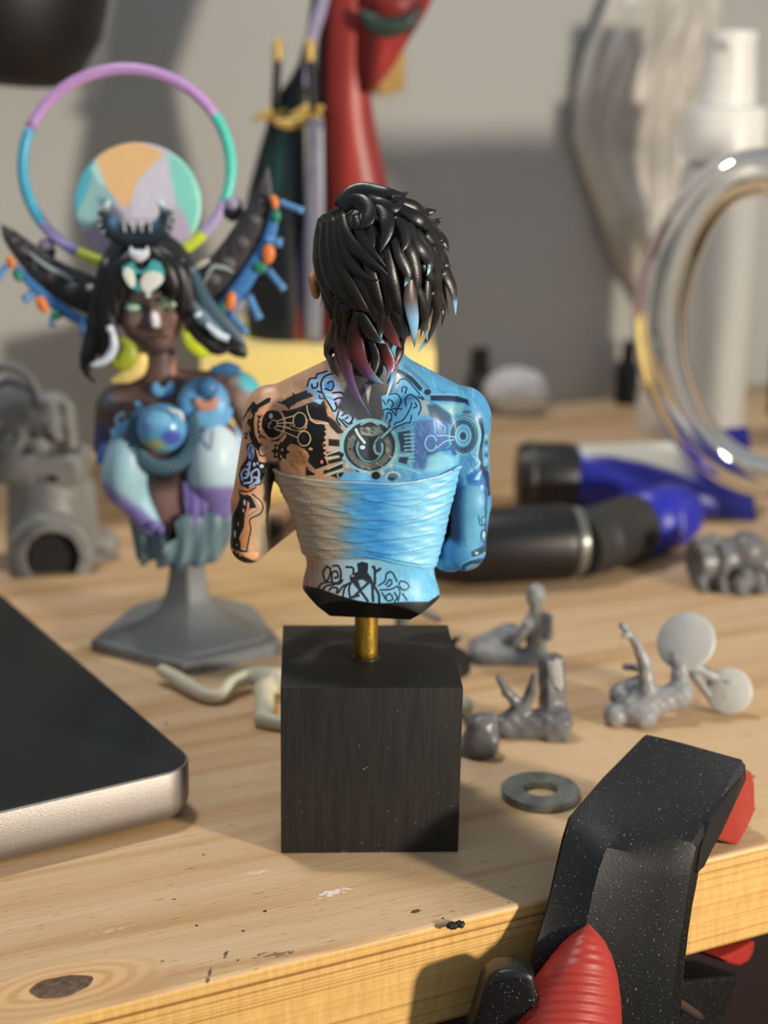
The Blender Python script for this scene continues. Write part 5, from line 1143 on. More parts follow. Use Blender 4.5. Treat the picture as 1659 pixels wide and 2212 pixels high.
# horn-like wings with blue trailing edge, orange and green eyes and bristles
wing_m = MV('wing_paint', .5, .3, .2); BLM = M('wing_blue', (66, 126, 190), .4); ORM = M('wing_orange', (226, 128, 62), .4); GRM = M('wing_green', (44, 128, 104), .4); BRM = M('wing_bristle', (88, 140, 196), .4)
def wing(name, pts, wds, blue, ora, gre, bri, dy, side):
    P3 = [G(x, y, dy) for x, y in pts]
    v, f = tube(P3, [w * .05 for w in wds], 16, 40, nrm=(0, -1, 0), flat=.35, shape='lens')
    q = np.random.default_rng(4 + side); px, py = to_px(v); C = np.tile((58, 58, 62.), (len(v), 1)) * (1 + .25 * np.sin(px * .21 + py * .17) * np.sin(py * .13 - px * .07))[:, None]
    tip_ = np.repeat(np.clip((np.arange(40) - 31) / 8, 0, 1), 16)[:, None]; C = C + (np.array((120, 114, 122)) - C) * tip_ * .7
    wg = build(name, v, f, wing_m, god, colors=C, label='dark horn shaped wing')
    ORG[wg.name] = ORG[god.name]
    for k in range(1, 6):        # carved scales along the wing
        c = catmull(np.array(P3), 40)[4 + 5 * k]; wk = np.interp(4 + 5 * k, np.linspace(0, 39, len(wds)), wds) * .05
        v, f = ellipsoid(c + np.array([0, -.3 * wk, 0]), (wk * .42, wk * .22, wk * .34)); build('scale', v, f, M('wing_scale', (92, 88, 92), .5), wg)
    v, f = tube([G(x, y, dy - 1.4) for x, y in blue[0]], [w * .05 for w in blue[1]], 12, 30, nrm=(0, -1, 0), flat=.35); build('blue_edge', v, f, BLM, wg, label='blue trailing edge')
    for (x, y, rx, ry, an) in ora: v, f = ellipsoid(G(x, y, dy - 2.6), (rx * .1, .8, ry * .1), rot((0, 1, 0), an)); build('orange_spot', v, f, ORM, wg, label='orange oval spot')
    for (x, y, rx, ry, an) in gre: v, f = ellipsoid(G(x, y, dy - 2.2), (rx * .1, .8, ry * .1), rot((0, 1, 0), an)); build('green_spot', v, f, GRM, wg, label='green oval spot')
    for a, b, w_ in bri: v, f = tube([G(*a, dy - 1.5), G(*b, dy - 2.5)], [w_ * .05, w_ * .045, w_ * .05], 10, 6); build('bristle', v, f, BRM, wg, label='blue bristle')
    wr = [G(x, y, dy - 2.6) for x, y in (blue[2])]
    v, f = tube(wr, [.2, .5, .5, .2], 8, 20); build('pale_ridge', v, f, M('wing_pale', (150, 166, 168), .4), wg, label='pale ridge line')
wing('wing', [(410, 655), (455, 610), (505, 555), (548, 480), (570, 420), (579, 362)], [70, 78, 76, 62, 40, 3], ([(472, 672), (505, 640), (540, 590), (575, 530), (592, 470), (596, 430)], [34, 40, 34, 30, 20, 6], [(440, 615), (456, 580), (480, 578), (505, 588)]),
     [(593, 436, 9, 15, -12), (580, 549, 14, 22, 8), (498, 650, 12, 21, 12)], [(596, 466, 11, 15, 0), (562, 578, 16, 13, 0), (482, 664, 10, 11, 0)], [((604, 436), (655, 456), 15), ((578, 582), (614, 626), 17), ((575, 520), (608, 524), 22), ((536, 638), (560, 690), 20), ((495, 676), (533, 720), 17)], 2.0, 1)
wing('wing', [(235, 655), (170, 628), (105, 590), (55, 545), (22, 510), (2, 484)], [80, 84, 72, 52, 34, 3], ([(190, 700), (140, 672), (90, 635), (55, 600), (30, 566)], [22, 26, 24, 18, 8], [(62, 545), (100, 575), (130, 590), (158, 606)]),
     [(24, 566, 9, 15, -25), (91, 658, 12, 20, -22)], [(38, 595, 10, 15, -30), (122, 680, 13, 11, 0)], [((14, 572), (-6, 604), 15), ((70, 636), (52, 648), 20), ((112, 690), (114, 702), 15), ((185, 705), (182, 728), 22)], 2.0, 2)
for (x, y, r_) in ((100, 532, 1.9), (503, 442, 2.1)):
    v, f = ellipsoid(G(x, y, 5.5), (r_, r_, r_ * .9)); orb_ = build('halo_bead', v, f, M('bead_lilac', (150, 140, 172), .35), god, label='lilac bead in a dark cup')
    ORG[orb_.name] = ORG[god.name]; v, f = lathe([(.6, -3.2), (r_ * .9, -2.2), (r_ * 1.12, -.6), (r_ * 1.05, -.3)], G(x, y + 4, 5.5), 18); build('bead_cup', v, f, M('cup_dark', (32, 40, 42), .5), orb_)
v, f = tube([G(190, 622, 0), G(215, 622, -1)], [.7, .7], 10, 5); build('wing_pin', v, f, M('pin_cream', (206, 206, 184), .4), god)
v, f = tube([G(412, 585, 0), G(436, 570, -.5), G(452, 562, -1)], [.3, .7, .2], 10, 8); build('wing_pin', v, f, M('pin_cream', (206, 206, 184), .4), god)
# earrings
LM = M('lime', (208, 222, 56), .4)
v, f = tube([G(x, y, -6.5) for x, y in ((405, 700), (403, 718), (413, 738), (432, 752), (450, 752), (462, 738))], [.3, 1.2, 1.9, 2.0, 1.5, .4], 14, 26, nrm=(0, -1, 0), flat=.6); e1 = build('earring', v, f, LM, god, label='lime crescent earring')
v, f = tube([G(x, y, -6.2) for x, y in ((414, 695), (440, 712), (455, 726), (464, 742))], [.3, .9, 1.2, .3], 10, 14, nrm=(0, -1, 0), flat=.6); build('earring_back', v, f, M('pale_green', (186, 206, 176), .4), god)
v, f = tube([G(x, y, -6.0) for x, y in ((258, 728), (274, 745), (277, 765), (264, 781), (246, 776), (242, 760))], [.3, 1.4, 2.2, 2.2, 1.4, .3], 14, 26, nrm=(0, -1, 0), flat=.6); build('earring', v, f, M('lime_dark', (160, 172, 52), .4), god, label='olive lime crescent earring')
v, f = tube([G(x, y, -3.5) for x, y in ((300, 748), (304, 770), (294, 795), (270, 812), (238, 824))], [.4, 1.5, 2.3, 1.8, .3], 14, 24, nrm=(0, -1, 0), flat=.6); build('earring', v, f, M('cream_yellow', (240, 214, 134), .4), god, label='cream yellow crescent earring')

# necklace pendant, gown shells, straps, orb and frilled collar
SB = M('sky_blue', (104, 168, 216), .38); DBM = M('deep_blue', (58, 112, 160), .4)
v, f = tube([G(x, y, -5.2) for x, y in ((336, 826), (338, 842), (352, 848), (366, 842), (368, 824))], [.5, 1.3, 1.2, 1.3, .5], 12, 20, nrm=(0, -1, 0), flat=.55); build('pendant', v, f, SB, god, label='small sky blue pendant')
gown_m = MV('gown_paint', .42, .4, .1)
def f_gown(P):
    l = s_ell(P, G(274, 1005, -6.0), (5.1, 6.6, 9.0), rot((0, 1, 0), 8)); l = smin(l, s_cap(P, G(268, 1040, -5.2), G(328, 1130, -5.6), 4.6, 2.8), 2.0)
    r_ = s_ell(P, G(464, 995, -6.5), (6.0, 7.0, 9.2)); r_ = smin(r_, s_cap(P, G(462, 1030, -5.5), G(474, 1075, -3.5), 5.6, 4.8), 2)
    return np.minimum(l, r_)
lo, hi = G(205, 1175, 0), G(560, 890, 0); lo[1], hi[1] = YG - 15, YG + 6
v, f = nets(f_gown, lo, hi, .45)
px, py = to_px(v); t = np.clip((py - 930) / 200, 0, 1)[:, None]; C = np.array((206, 224, 236.)) * (1 - t) + np.array((150, 190, 204.)) * t
lf = (px < 350); C[lf] = C[lf] * .3 + np.array((146, 190, 208)) * .7
e_ = np.where(lf, (py - (1075 + (px - 280) * .75)) / 18, (py - 1045) / 14); e_ = np.clip(e_, 0, 1)[:, None]; C = C + (np.array((122, 112, 180)) - C) * e_
build('gown_shell', v, f, gown_m, god, colors=C, label='pale blue white gown shells fading to purple')
# ragged skirt
V = []; na_ = 90; rows_ = [(1085, 1.0), (1120, .97), (1160, .96), (1190, .98), (1206, 1.0)]
for i, (yy, k) in enumerate(rows_):
    L_ = np.interp(yy, [1085, 1120, 1160, 1206], [268, 282, 291, 300]); R_ = np.interp(yy, [1085, 1120, 1160, 1206], [520, 512, 492, 466]); a, b = G(L_, yy, 0), G(R_, yy, 0); c = (a + b) / 2; hw = (b[0] - a[0]) / 2
    for j in range(na_):
        t = 2 * math.pi * j / na_; pl = 1 + (.035 + .02 * i) * math.sin(13 * t + .4 * i) + .03 * math.sin(7 * t); x = c[0] + hw * math.cos(t) * pl; y = YG + hw * .72 * math.sin(t) * pl
        dip = math.exp(-((t - 1.5 * math.pi + .28) / .20) ** 2) * (9.0 if i == 0 else 6.5 if i == 1 else 3.0 if i == 2 else 0)
        V.append([x, y, c[2] - dip * (1 if i < 3 else 0) + (.5 * math.sin(19 * t) + .6 * math.sin(11 * t + 1) if i == 4 else 0)])
V = np.array(V); px, py = to_px(V); C = np.tile((96, 120, 130.), (len(V), 1)) * (1 + .16 * np.sin(px * .19) + .08 * np.sin(px * .43))[:, None]
build('skirt', V, ringfaces(5, na_), gown_m, god, colors=C, label='grey blue pleated skirt with ragged hem')
pu = M('purple_paint', (122, 112, 182), .45)
for x, y0, y1, r_ in ((402, 1040, 1130, 1.0), (418, 1055, 1148, 1.3), (436, 1060, 1120, 1.3), (455, 1068, 1095, 1.5), (484, 1070, 1086, 1.5), (330, 1128, 1150, 1.2), (345, 1135, 1158, .8)):
    v, f = tube([G(x, y0, -9.2), G(x + 3, (y0 + y1) / 2, -9.0), G(x + 4, y1, -8.2)], [r_, r_ * .9, .15], 10, 12, nrm=(0, -1, 0), flat=.5); build('purple_drip', v, f, pu, god)
oc = G(350, 924, -11.5)
v, f = ellipsoid(oc, (5.3, 4.6, 5.3), None, 48, 32); px, py = to_px(v); C = np.tile((92, 158, 204.), (len(v), 1))
for cx0, cy0, rx, ry, cc in ((370, 945, 22, 16, (66, 84, 168)), (330, 962, 26, 12, (150, 160, 110)), (316, 915, 12, 20, (96, 130, 200)), (345, 900, 34, 20, (120, 186, 226))):
    q = np.hypot((px - cx0) / rx, (py - cy0) / ry); w_ = np.clip((1.25 - q) / .5, 0, 1)[:, None]; C = C + (np.array(cc, float) - C) * w_
build('orb', v, f, MV('orb_paint', .25, .5, 0), god, colors=C, label='glossy blue globe on the chest')
v, f = tube([G(x, y, -16.0) for x, y in ((362, 884), (388, 892), (394, 908))], [.25, .5, .3], 8, 10); build('orb_glint', v, f, M('glint_white', (226, 226, 222), .4), god)
v, f = tube([G(x, y, -9.8) for x, y in ((294, 905), (291, 945), (304, 985), (335, 1005), (370, 1004), (400, 985), (416, 945), (414, 900))], [1.5, 1.8, 2.0, 2.1, 2.1, 2.0, 1.8, 1.5], 14, 50, nrm=(0, -1, 0), flat=.6); collar = build('orb_collar', v, f, M('collar_teal', (54, 84, 104), .5), god, label='dark teal ribbed collar around the globe')
cpt = catmull(np.array([G(x, y, -11.1) for x, y in ((294, 905), (291, 945), (304, 985), (335, 1005), (370, 1004), (400, 985), (416, 945), (414, 900))]), 34); cc_ = cpt.mean(0)
ORG[collar.name] = ORG[god.name]
for p in cpt:
    d_ = (p - cc_); d_ /= np.linalg.norm(d_); v, f = tube([p - d_ * 1.5, p + d_ * 1.7], [.42, .46], 8, 4); build('rib', v, f, M('rib_teal', (70, 104, 122), .5), collar)
# shoulder rosette, straps, curls
v, f = lathe([(5.2, 0), (5.6, 1.0), (4.6, 2.2), (3.2, 2.8), (1, 3)], G(440, 872, -7.5), 28, (0.05, -1, .25)); build('rosette', v, f, SB, god, label='sky blue shoulder rosette')
v, f = tube([G(x, y, -11) for x, y in ((424, 862), (434, 876), (456, 874), (466, 858))], [.7, 1.2, 1.2, .6], 10, 16, nrm=(0, -1, 0), flat=.5); build('rosette_band', v, f, M('tan_skin', (196, 140, 118), .5), god, label='tan band')
v, f = ellipsoid(G(448, 838, -9.5), (2.4, 2.0, 2.4)); build('rosette_knob', v, f, DBM, god)
v, f = tube([G(x, y, -8) for x, y in ((405, 905), (440, 915), (480, 905), (496, 880))], [1.2, 1.9, 1.7, .8], 12, 18, nrm=(0, -1, 0), flat=.5); build('strap', v, f, SB, god)
v, f = tube([G(x, y, -3) for x, y in ((455, 800), (490, 796), (520, 800))], [.6, 1.6, .8], 12, 10, nrm=(0, -1, .3), flat=.5); build('strap', v, f, DBM, god)
v, f = tube([G(x, y, -9) for x, y in ((240, 938), (268, 930), (292, 912), (306, 888), (292, 868))], [1.0, 1.9, 1.5, 1.1, .4], 12, 20, nrm=(0, -1, 0), flat=.5); build('strap', v, f, SB, god)
v, f = tube([G(x, y, -8.6) for x, y in ((258, 925), (252, 905), (266, 892), (268, 905))], [.5, .4, .35, .2], 8, 14); build('curl', v, f, M('pale_blue', (170, 206, 226), .4), god)
v, f = tube([G(x, y, -3) for x, y in ((236, 960), (222, 985), (208, 1002))], [1.4, 1.6, .3], 12, 10, nrm=(0, -1, 0), flat=.5); build('ribbon', v, f, M('ribbon_blue', (84, 128, 206), .4), god)
v, f = tube([G(x, y, -4) for x, y in ((500, 925), (508, 955), (512, 985))], [1.4, 2.0, .5], 12, 10, nrm=(0, -1, 0), flat=.5); build('ribbon', v, f, M('ribbon_pale', (140, 190, 230), .4), god)
v, f = tube([G(x, y, -13.2) for x, y in ((459, 928), (457, 950), (455, 972))], [.22, .3, .2], 6, 10); build('stitch_mark', v, f, M('stitch', (106, 120, 130), .5), god)

# ================================================================== RED CLOAKED FIGURINE ON THE CREAM PLINTH
YR = 470.0
def R(px, py, dy=0.0): return at_y(px, py, YR + dy)
red = thing('cloaked_figurine', 'tall dark figurine with red cloak and swords on a cream yellow plinth', 'figurine', (float(R(690, 1000)[0]), YR, 0))
a, b = R(432, 762, -22), R(941, 752, -22)
zt = float((a[2] + b[2]) / 2)
v, f = box(((a[0] + b[0]) / 2, YR + 6, zt / 2), ((b[0] - a[0]) / 2, 28, zt / 2)); o = build('plinth', v, f, M('cream_yellow_paint', (250, 226, 142), .5, var=.03), red, label='cream yellow block plinth'); bevel(o, .8, 2)
CLK = MV('cloak_paint', .38, .45, .1)
def rows_px(st, name, colf, label=None, n=40, mat=CLK, parent=red, pw=2.0):
    ys = np.array([s[0] for s in st], float); Y2 = np.linspace(ys[0], ys[-1], 26); S = np.array([[s[1], s[2], s[3], s[4]] for s in st], float)
    o_ = np.argsort(ys); rows = [(y, *[float(np.interp(y, ys[o_], S[o_, k])) for k in range(4)]) for y in Y2]
    v, f = loft_px(rows, YR, n, 1, pw); px, py = to_px(v); return build(name, v, f, mat, parent, colors=colf(px, py, v), label=label)
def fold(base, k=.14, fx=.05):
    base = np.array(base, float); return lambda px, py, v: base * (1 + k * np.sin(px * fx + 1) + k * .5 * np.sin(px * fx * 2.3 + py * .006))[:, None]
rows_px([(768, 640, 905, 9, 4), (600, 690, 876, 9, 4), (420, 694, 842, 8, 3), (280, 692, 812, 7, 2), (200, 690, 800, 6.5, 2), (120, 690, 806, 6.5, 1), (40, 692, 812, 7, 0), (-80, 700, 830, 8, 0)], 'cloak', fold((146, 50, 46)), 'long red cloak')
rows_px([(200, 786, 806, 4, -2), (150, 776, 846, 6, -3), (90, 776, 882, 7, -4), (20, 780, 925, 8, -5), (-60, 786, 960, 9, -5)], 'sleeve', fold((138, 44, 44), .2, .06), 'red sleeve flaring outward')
v, f = tube([R(x, y, -11.5) for x, y in ((778, 22), (800, 46), (840, 56), (880, 44), (905, 14))], [.6, 2.6, 3.2, 2.6, .6], 14, 24, nrm=(0, -1, 0), flat=.7); build('cuff_band', v, f, M('dark_green_paint', (42, 60, 56), .5), red, label='dark green cuff band')
v, f = ellipsoid(R(848, 8, -9.5), (6.5, 4.5, 5.0)); build('cuff_lining', v, f, M('lining_red', (126, 36, 36), .45), red)
def dress(px, py, v):
    C = np.tile((15, 22, 26.), (len(px), 1))
    for cx0, wd, cc in ((600, 10, (28, 84, 78)), (575, 7, (30, 78, 72)), (630, 9, (16, 40, 52))):
        q = np.exp(-((px - cx0 + (py - 400) * .06) / wd) ** 2) * np.exp(-((py - 370) / 90) ** 2); C = C + (np.array(cc, float) - C) * q[:, None]
    return C
rows_px([(768, 536, 700, 10, 0), (620, 530, 700, 10, 0), (500, 522, 700, 9, 0), (420, 534, 700, 8, 0), (330, 558, 698, 7, 0), (262, 578, 696, 6, 0), (215, 592, 698, 5.5, 0), (150, 640, 700, 5, 0), (70, 662, 704, 4.5, 0), (-60, 680, 720, 4, 0)], 'dress', dress, 'black dress with teal streaks', n=96)
GO = M('gold_paint', (204, 172, 92), .35, metal=.2)
v, f = tube([R(x, y, -6.5) for x, y in ((592, 262), (620, 268), (660, 262), (695, 250))], [.8, 1.5, 1.4, 1.9], 12, 24, nrm=(0, -1, 0), flat=.6); build('belt', v, f, GO, red, label='gold belt')
LV = M('lavender_paint', (156, 150, 184), .5)
v, f = tube([R(x, y, -6) for x, y in ((712, -60), (692, 20), (672, 90), (658, 190))], [1.4, 1.8, 1.7, .4], 12, 22, nrm=(0, -1, 0), flat=.5); build('hair_strand', v, f, LV, red, label='lavender strand falling down the back')
BK = M('grip_black', (20, 24, 26), .5)
def sword(pom, g0, g1, gl, gr, tip, dy, bladec, name='sword'):
    v, f = tube([R(*g0, dy), R(*g1, dy)], [1.15, 1.25], 12, 6); sw = build(name, v, f, BK, red, label='black sword grip and its sword')
    ORG[sw.name] = ORG[red.name]
    p = R(*pom, dy); v, f = lathe([(.3, 3.0), (1.3, 2.0), (1.5, 0), (1.0, -1.5), (1.6, -2.4), (1.2, -3.2)], p, 16); build('pommel', v, f, GO, sw, label='gold pommel')
    v, f = tube([R(*gl, dy), R((gl[0] + gr[0]) / 2, (gl[1] + gr[1]) / 2 - 3, dy), R(*gr, dy)], [.4, 1.7, .6], 12, 14, nrm=(0, -1, 0), flat=.6); build('cross_guard', v, f, GO, sw, label='gold cross guard')
    if tip:
        v, f = tube([R(g1[0] + 6, g1[1] + 8, dy), R((g1[0] + tip[0]) / 2 + 4, (g1[1] + tip[1]) / 2, dy - 1), R(*tip, dy)], [2.2, 2.7, 2.3], 10, 18, nrm=(0, -1, .1), flat=.3, shape='lens'); build('blade', v, f, bladec, sw, label='grey violet blade')
sword((669, 106), (670, 124), (676, 246), (625, 250), (700, 232), (676, 735), -11.5, M('blade_grey', (128, 130, 148), .35))
sword((600, 106), (600, 122), (594, 240), (545, 258), (622, 240), None, -5, None)
v, f = tube([R(x, y, -9.5) for x, y in ((672, 250), (674, 290))], [1.3, .8], 12, 6); build('guard_spike', v, f, GO, red)
v, f = tube([R(x, y, -9.5) for x, y in ((668, 500), (658, 600), (664, 680), (690, 760))], [1.6, 2.2, 2.0, 1.4], 12, 18, nrm=(0, -1, 0), flat=.5); build('sash', v, f, M('sash_violet', (74, 66, 104), .5), red, label='violet sash')
v, f = tube([R(x, y, -9) for x, y in ((652, 640), (648, 720), (660, 766))], [1.2, 1.9, .8], 12, 12, nrm=(0, -1, 0), flat=.5); build('lining_edge', v, f, M('rust_paint', (140, 60, 48), .5), red)

# ================================================================== LOOSE RESIN CASTS
RES = M('grey_resin', (132, 133, 134), .38, var=.06, spec=.5, bs=.06); RESD = M('dark_grey_resin', (98, 98, 101), .36, var=.08, spec=.5, bs=.06); RESL = M('pale_resin', (176, 176, 172), .42, var=.05)
def cast(name, label, cat, f, lo, hi, h, mat, origin, group=None):
    v, fc = nets(f, lo, hi, h); v[:, 2] = np.maximum(v[:, 2], 0.0)
    return solo(build(name, v, fc, mat, origin=origin), label, cat, group)
def S(px, py, Y, dy=0.0): return at_y(px, py, Y + dy)
# crouching cast behind the cube
YA = float(at_z(1110, 1440)[1]) + 3
def fA(P):
    d = s_cap(P, S(1040, 1418, YA), S(1165, 1428, YA), 3.0, 2.6); d = smin(d, s_cap(P, S(1035, 1400, YA, 4), S(1100, 1370, YA, 5), 2.6, 2.6), 1.2)
    d = smin(d, s_cap(P, S(1158, 1420, YA, 1), S(1160, 1350, YA, 1), 2.4, 2.3), 1.0); d = smin(d, s_ell(P, S(1158, 1348, YA, 1), (2.9, 2.4, 3.2)), .8); d = smin(d, s_cap(P, S(1140, 1350, YA, -1), S(1118, 1388, YA, -1), 1.3, 1.1), .5); d = smin(d, s_cap(P, S(1182, 1335, YA, 0), S(1186, 1375, YA, -1), 1.2, 1.0), .5)
    d = smin(d, s_cap(P, S(1158, 1325, YA, 1), S(1158, 1300, YA, 1), 1.3, 1.4), .6); d = smin(d, s_ell(P, S(1157, 1285, YA, 1), (2.2, 2.3, 2.6)), .5)
    d = smin(d, s_cap(P, S(1060, 1392, YA, 2), S(1130, 1365, YA, 2), 1.5, 1.6), .7)
    return d + .10 * np.sin(P[:, 0] * 2.3) * np.sin(P[:, 1] * 2.1 + P[:, 2] * 1.7)
cast('resin_figure', 'grey resin kneeling figure with a bald head standing nearest the blue tool', 'figurine', fA, np.append(S(1000, 1460, YA)[:2] - [1, 8], -.3), np.append(S(1210, 1250, YA)[:2] + [0, 12], S(1200, 1240, YA)[2]), .35, RES, at_z(1110, 1440))
# torso with raised arms and a cut slab
YBb = float(at_z(1150, 1602)[1]) + 3
def fB(P):
    d = s_cap(P, S(1100, 1572, YBb), S(1200, 1560, YBb), 2.6, 3.4); d = smin(d, s_cap(P, S(1085, 1565, YBb, -1), S(1130, 1530, YBb, 0), 2.0, 1.6), 1.0)
    d = smin(d, s_cap(P, S(1128, 1530, YBb), S(1095, 1495, YBb), 1.25, .95), .7); d = smin(d, s_cap(P, S(1095, 1495, YBb), S(1077, 1462, YBb, -1), .95, .6), .4); d = smin(d, s_cap(P, S(1132, 1528, YBb), S(1148, 1490, YBb), 1.2, .95), .7); d = smin(d, s_cap(P, S(1148, 1490, YBb), S(1154, 1460, YBb, -1), .95, .65), .4)
    d = smin(d, s_box(P, S(1193, 1480, YBb, 1.5), (2.3, 2.0, 6.2), .8, rot((0, 1, 0), -4) @ rot((0, 0, 1), 25)), 1.2); d = smin(d, s_box(P, S(1200, 1575, YBb, 0), (2.6, 3.2, 3.0), 1.0), 1.0)
    return d + .09 * np.sin(P[:, 0] * 2.0 + 1) * np.sin(P[:, 1] * 2.4 + P[:, 2] * 1.5)
cast('resin_figure', 'dark grey resin torso lying with two thin raised arms and an upright slab', 'figurine', fB, np.append(S(1060, 1620, YBb)[:2] - [1, 7], -.3), np.append(S(1240, 1400, YBb)[:2] + [0, 10], S(1200, 1395, YBb)[2]), .3, RESD, at_z(1150, 1602))
v, f = prism([S(x, y, YBb, -.9) for x, y in ((1190, 1432), (1204, 1422), (1214, 1440), (1218, 1480), (1212, 1494), (1196, 1480))], (0, .5, 0)); o = build('cut_face', v, f, RESL, origin=at_z(1150, 1602)); bevel(o, .15)
slabfig = [q for q in bpy.data.objects if q.get('label', '').startswith('dark grey resin torso')][0]; o.parent = slabfig; o.location = (0, 0, 0); o['label'] = 'pale cut face of the slab'
YL = float(at_z(1040, 1645)[1]) + 3.5
def fL(P):
    d = s_ell(P, S(1038, 1603, YL), (3.7, 3.6, 3.9)); d = smin(d, s_ell(P, S(1042, 1565, YL), (3.0, 2.8, 2.2)), 1.6); d = smin(d, s_cap(P, S(1005, 1630, YL, 0), S(1060, 1600, YL, -2), 2.0, 1.6), 1.0); d = smin(d, s_cap(P, S(1015, 1555, YL, 1), S(1065, 1550, YL, 0), 1.2, .9), .6)
    return d + .07 * np.sin(P[:, 0] * 1.7) * np.sin(P[:, 1] * 2.2 + P[:, 2] * 1.9)
cast('resin_lump', 'rounded dark grey resin lump tucked against the black cube', 'figurine', fL, np.append(S(975, 1660, YL)[:2] - [1, 7], -.3), np.append(S(1095, 1500, YL)[:2] + [0, 8], S(1090, 1530, YL)[2]), .3, RESD, at_z(1040, 1645))
# lying figure with raised arm and two round bases
YC = float(at_z(1400, 1575)[1]) + 4
cf = thing('resin_figure', 'light grey resin figure lying with a raised arm and two round bases', 'figurine', at_z(1420, 1570))
def fC(P):
    d = s_cap(P, S(1365, 1535, YC, -1), S(1470, 1500, YC, 1), 3.3, 2.6); d = smin(d, s_ell(P, S(1328, 1545, YC, -2), (2.4, 2.4, 2.3)), .8); d = smin(d, s_ell(P, S(1390, 1548, YC, -3), (2.8, 2.4, 2.4)), 1.0)
    d = smin(d, s_cap(P, S(1400, 1505, YC, 0), S(1392, 1430, YC, 1), 2.0, 1.35), 1.2); d = smin(d, s_cap(P, S(1392, 1430, YC, 1), S(1372, 1385, YC, 1), 1.35, .9), .5); d = smin(d, s_cap(P, S(1372, 1385, YC, 1), S(1345, 1352, YC, 0), .9, .8), .4); d = smin(d, s_cap(P, S(1362, 1374, YC, 0), S(1346, 1374, YC, -1), .6, .4), .3)
    d = smin(d, s_cap(P, S(1470, 1498, YC, 1), S(1468, 1435, YC, 3), 2.3, 1.6), 1.2); d = smin(d, s_cap(P, S(1462, 1425, YC, 4), S(1545, 1462, YC, 5), 1.7, 1.3), .6); d = smin(d, s_cap(P, S(1500, 1460, YC, 4), S(1530, 1500, YC, 4), 1.0, .8), .5)
    d = smin(d, s_cap(P, S(1400, 1445, YC, 5), S(1350, 1440, YC, 4), .9, .7), .5); d = smin(d, s_cap(P, S(1340, 1500, YC, 3), S(1380, 1480, YC, 4), 2.4, 2.0), 1.0)
    return d + .08 * np.sin(P[:, 0] * 2.2) * np.sin(P[:, 1] * 2 + P[:, 2] * 1.9)
v, f = nets(fC, np.append(S(1285, 1600, YC)[:2] - [1, 9], -.3), np.append(S(1570, 1330, YC)[:2] + [0, 14], S(1400, 1325, YC)[2]), .33); v[:, 2] = np.maximum(v[:, 2], 0)
build('body', v, f, RES, cf)
c1 = S(1482, 1386, YC, 6); v, f = lathe([(5.6, -.6), (6.1, -.3), (6.1, .3), (5.6, .6)], c1, 44, (-.45, -.75, .55)); build('round_base', v, f, RESL, cf, label='larger round base standing on edge')
YD = float(at_z(1560, 1546)[1]); c2 = S(1574, 1492, YD, 1.2); v, f = lathe([(4.3, -.6), (4.8, -.3), (4.8, .3), (4.3, .6)], c2, 44, (-.28, -.9, .35)); build('round_base', v, f, RESL, cf, label='smaller pimpled round base resting on the table')
for x, y in ((1556, 1478), (1582, 1474), (1570, 1505), (1545, 1530)): v, f = ellipsoid(S(x, y, YD, .4), (.38, .3, .38), None, 8, 6); build('pimple', v, f, RESL, cf)
# long tailed off-white cast running behind the cube
YT = float(at_z(480, 1508)[1])
tp = [at_z(350, 1448, 3.0), at_z(385, 1468, 2.2), at_z(440, 1500, 1.6), at_z(476, 1502, 1.7), at_z(500, 1478, 2.6), at_z(545, 1462, 3.2), at_z(600, 1472, 3.6), at_z(700, 1480, 3.4), at_z(850, 1500, 3.2), at_z(985, 1520, 2.4), at_z(1003, 1528, 2.0)]
tr = [1.3, 1.6, 1.5, 1.5, 1.6, 1.9, 3.0, 3.2, 3.0, 2.2, 1.8]
cp_ = catmull(np.array(tp), 60); cr_ = np.interp(np.linspace(0, 1, 60), np.linspace(0, 1, len(tr)), tr)
def fT(P):
    d = np.full(len(P), 1e3, np.float32)
    for i in range(59): d = np.minimum(d, s_cap(P, cp_[i], cp_[i + 1], cr_[i], cr_[i + 1]))
    d = smin(d, s_cap(P, at_z(570, 1490, 3.0), at_z(572, 1550, 1.6), 2.2, 1.8), 1.2); d = smin(d, s_cap(P, at_z(566, 1552, 1.6), at_z(606, 1562, 1.5), 1.8, 1.5), .8)
    return smax(d, -s_cap(P, at_z(598, 1545, 2.6), at_z(606, 1550, 2.2), .8, .6), .3)
lo = np.minimum.reduce(cp_) - 5; hi = np.maximum.reduce(cp_) + 5; lo[1] -= 8; lo[2] = -.3
cast('resin_creature', 'off-white resin creature with a curled tail lying behind the black cube', 'figurine', fT, lo, hi, .42, M('offwhite_resin', (190, 184, 160), .42, var=.05), at_z(480, 1500))
# black round base beside the cube with a grey stump on it
bc = at_z(930, 1442); rbase = float(np.linalg.norm(at_z(1017, 1442) - bc))
bb = thing('round_base', 'black round figurine base lying half hidden behind the cube', 'base', bc)
v, f = lathe([(rbase, 0), (rbase * .93, 2.8), (rbase * .8, 3.1), (rbase * .2, 3.2)], bc, 44); sharp(build('base_disc', v, f, M('base_black', (20, 20, 21), .5), bb), 40)
v, f = tube([bc + np.array([-4.5, 3, 3.0]), bc + np.array([-6.5, 3, 10]), bc + np.array([-3, 3, 12.5]), bc + np.array([2, 3, 10.0])], [1.6, 1.5, 1.3, .6], 14, 18); build('stump', v, f, RESD, bb, label='bent grey resin stump')
v, f = tube([bc + np.array([4.0, 3, 3.0]), bc + np.array([5.2, 2.5, 5.5]), bc + np.array([6.5, 2, 6.2])], [.9, .8, .3], 10, 10); build('thorn', v, f, M('base_black', (20, 20, 21), .5), bb)
